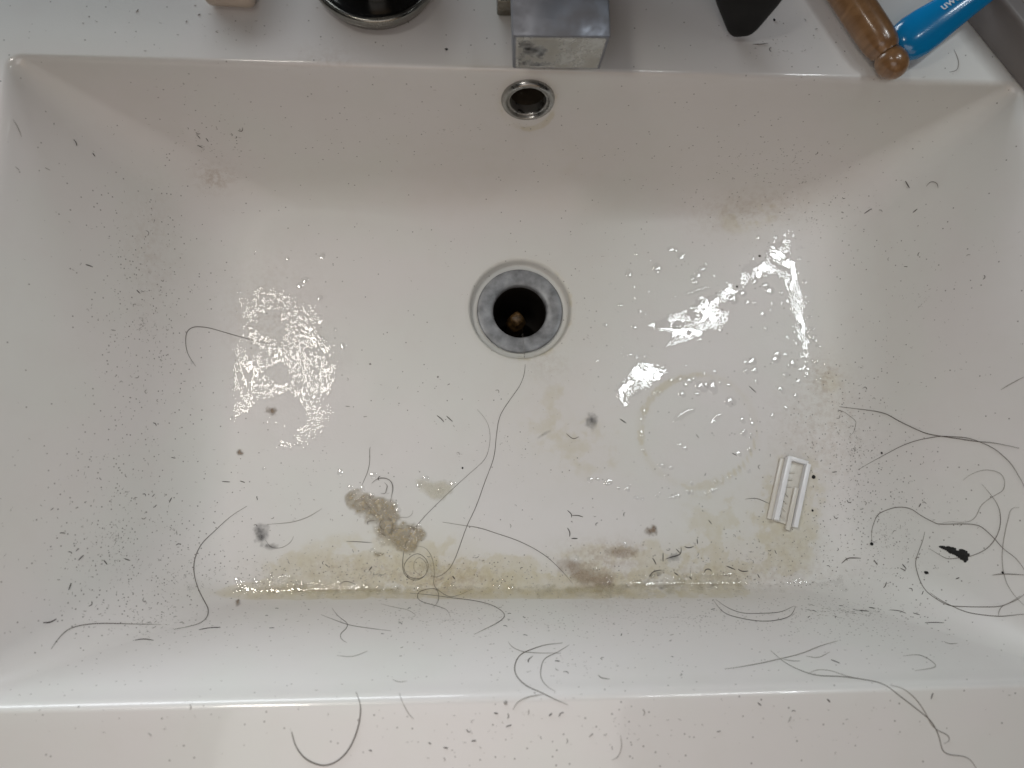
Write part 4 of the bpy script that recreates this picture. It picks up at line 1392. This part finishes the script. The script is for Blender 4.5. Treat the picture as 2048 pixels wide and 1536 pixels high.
# ------------------------------------------------------------------ the countless finest stubble: one object
vv, ff = [], []
DUST = [(285, 640, 110, 280, 520), (230, 1080, 150, 170, 520), (370, 1150, 140, 90, 260), (760, 1150, 340, 50, 620), (1180, 1160, 320, 45, 380), (900, 1240, 420, 40, 330), (1350, 1235, 420, 40, 330),
        (1690, 1222, 130, 18, 220), (1770, 1070, 130, 170, 620), (1710, 900, 60, 150, 330), (1850, 600, 160, 300, 220), (1500, 1120, 160, 60, 200), (1250, 1450, 300, 60, 70), (900, 1470, 220, 50, 40), (1700, 1460, 250, 50, 25), (350, 1460, 260, 50, 20),
        (300, 1245, 140, 34, 170), (420, 300, 110, 80, 110), (900, 260, 420, 110, 130), (1590, 340, 150, 60, 150), (1620, 440, 120, 60, 120), (1100, 520, 500, 90, 70), (1020, 900, 350, 200, 200), (600, 1000, 220, 160, 130), (1600, 1000, 90, 170, 170), (1560, 100, 160, 50, 50), (450, 60, 350, 55, 70), (1150, 1330, 600, 70, 200), (1180, 680, 60, 160, 60)]
for cx, cy, rx_, ry_, cnt in DUST:
    for k in range(int(cnt * 0.72)):
        a, rr = random.uniform(0, 2 * math.pi), abs(random.gauss(0, 0.9))
        u, v = cx + rx_ * rr * math.cos(a), cy + ry_ * rr * math.sin(a)
        if not (0 < u < 2048 and 0 < v < 1536):
            continue
        p, n = hit(u, v)
        Lc = 0.0003 + 0.0009 * random.random() ** 2.5
        wd = random.uniform(0.00008, 0.00016)
        th = random.uniform(0, math.pi) if random.random() < 0.45 else random.gauss(0, 0.4)
        t = Vector((math.cos(th), math.sin(th), 0))
        t = (t - n * t.dot(n)).normalized()
        s = n.cross(t)
        b = len(vv)
        base = p + n * 0.00004
        vv += [base - t * Lc, base + s * wd, base + t * Lc, base - s * wd, base + n * wd * 1.2]
        ff += [(b, b + 3, b + 4), (b + 3, b + 2, b + 4), (b + 2, b + 1, b + 4), (b + 1, b, b + 4)]
st = link_mesh('stubble', vv, ff, M_clip2, None, smooth=False)
tag(st, 'fine dark stubble and dust scattered over the whole basin', 'stubble', kind='stuff')

# ------------------------------------------------------------------ water droplets
dl = []
for k in range(3):
    bm = bmesh.new()
    bmesh.ops.create_uvsphere(bm, u_segments=18, v_segments=10, radius=1.0)
    bmesh.ops.bisect_plane(bm, geom=list(bm.verts) + list(bm.edges) + list(bm.faces), plane_co=(0, 0, -0.05), plane_no=(0, 0, 1), clear_inner=True)
    for q in bm.verts:
        a = math.atan2(q.co.y, q.co.x)
        k1 = 1 + 0.10 * math.sin(2 * a + k * 2) + 0.06 * math.sin(3 * a + k)
        q.co.x *= k1
        q.co.y *= k1
    me = bpy.data.meshes.new('water_droplet')
    bm.to_mesh(me)
    bm.free()
    me.polygons.foreach_set('use_smooth', [True] * len(me.polygons))
    me.materials.append(M_bead)
    dl.append(me)
DROPS = [(700, 975, 4), (726, 978, 5), (744, 992, 4), (790, 1012, 5), (797, 1022, 5), (770, 1018, 4), (812, 1078, 5), (826, 1058, 5), (838, 1052, 4), (745, 1100, 4), (852, 958, 5), (838, 972, 5), (880, 982, 5), (906, 968, 4), (1154, 1116, 4), (1192, 1140, 4), (1214, 1165, 6), (1220, 1158, 5), (1250, 1090, 4), (680, 945, 5), (746, 950, 6), (1377, 761, 6), (1402, 774, 9), (1425, 774, 9), (1364, 788, 7), (1461, 804, 8), (1394, 788, 5), (1412, 770, 5), (1371, 770, 4), (1466, 596, 9), (1495, 604, 5), (1509, 606, 4), (1485, 586, 6), (1532, 570, 5), (1540, 580, 7), (1510, 562, 5), (1405, 537, 6), (1396, 548, 5), (1390, 563, 5), (1362, 512, 6), (1314, 535, 7),
         (1258, 547, 6), (1342, 498, 5), (1352, 500, 4), (1272, 508, 3), (1510, 741, 6), (1505, 723, 7), (1492, 725, 4), (1492, 742, 6), (1556, 709, 6), (1572, 709, 4), (1552, 719, 6), (1587, 727, 6), (1578, 732, 4), (1571, 750, 5), (1513, 763, 5), (1598, 763, 4), (1592, 792, 5), (1563, 780, 5), (1561, 777, 4), (1485, 841, 5), (1500, 900, 4),
         (1545, 832, 5), (1572, 816, 4), (1360, 890, 4), (1370, 897, 4), (1478, 908, 5), (1215, 965, 6), (1180, 960, 5), (1323, 932, 6), (1340, 936, 4), (1488, 865, 6), (628, 686, 4), (640, 675, 4), (622, 676, 3), (686, 692, 6), (650, 700, 4), (575, 517, 4), (645, 512, 5), (610, 560, 6), (600, 570, 5), (640, 596, 4), (1240, 610, 4), (1210, 650, 4)]
for k in range(60):
    DROPS.append((random.choice((random.gauss(570, 60), random.gauss(1370, 100), random.uniform(470, 1690))), 1176 + random.gauss(0, 8), random.uniform(2.5, 6.0)))
for k in range(26):
    a_ = random.uniform(0, 6.28)
    DROPS.append((1393 + 112 * math.cos(a_) + random.gauss(0, 3), 861 + 110 * math.sin(a_) + random.gauss(0, 3), random.uniform(1.8, 4.0)))
for k in range(22):
    t_ = random.random()
    DROPS.append((1190 + 320 * t_, 955 + 190 * t_ * (1 - t_) + random.gauss(0, 5) - 25 * t_, random.uniform(1.8, 4.2)))
for k in range(16):
    DROPS.append((random.gauss(570, 70), random.gauss(740, 110), random.uniform(1.5, 3.0)))
for k in range(112):
    # more of them close to the bright streak, some up the slope
    if random.random() < 0.5:
        t = random.random()
        u, v = 1575 + 45 * t + random.gauss(0, 16), 470 + 310 * t + random.gauss(0, 10)
        r = random.uniform(1.6, 4.0)
    elif random.random() < 0.75:
        u, v = random.uniform(1250, 1590), random.uniform(455, 780)
        r = random.uniform(1.6, 4.6)
    else:
        u, v = random.uniform(1180, 1300), random.uniform(560, 900)
        r = random.uniform(1.5, 3.2)
    DROPS.append((u, v, r))
for u, v, r in DROPS:
    p, n = hit(u, v)
    R = 1.3 * r * (CAM_P - p).length / F
    o = bpy.data.objects.new('water_droplet', random.choice(dl))
    th = random.uniform(0, 6.28)
    M = local_frame(p, n, Vector((math.cos(th), math.sin(th), 0)))
    o.rotation_euler = M.to_euler()
    o.scale = (R, R * random.uniform(0.8, 1.25), R * random.uniform(0.13, 0.24))
    o.location = p + n * (0.0010 if (680 < u < 860 and 960 < v < 1110) else 0.0)
    C.objects.link(o)
    if v > 1150:
        z = 'in the water along the front wall'
    elif u < 760 and v < 930:
        z = 'around the soapy water patch'
    elif u < 920:
        z = 'on or beside the brown residue'
    elif v > 1085:
        z = 'on the pinkish scum at the front'
    elif (u - 1390) ** 2 + (v - 865) ** 2 < 125 ** 2:
        z = 'inside the ring stain'
    elif u > 1530 and v < 830:
        z = 'along the bright streak at the right edge'
    elif v < 560:
        z = 'at the back of the floor behind the forked streak'
    elif u < 1310:
        z = 'on the floor right of the drain'
    elif v < 800:
        z = 'between the forked streak and the ring stain'
    else:
        z = 'near the white razor guard'
    sz = 'large' if r > 5.5 else ('tiny' if r < 2.8 else 'small')
    tag(o, sz + ' clear water bead ' + z, 'water droplet', 'water beads ' + z)
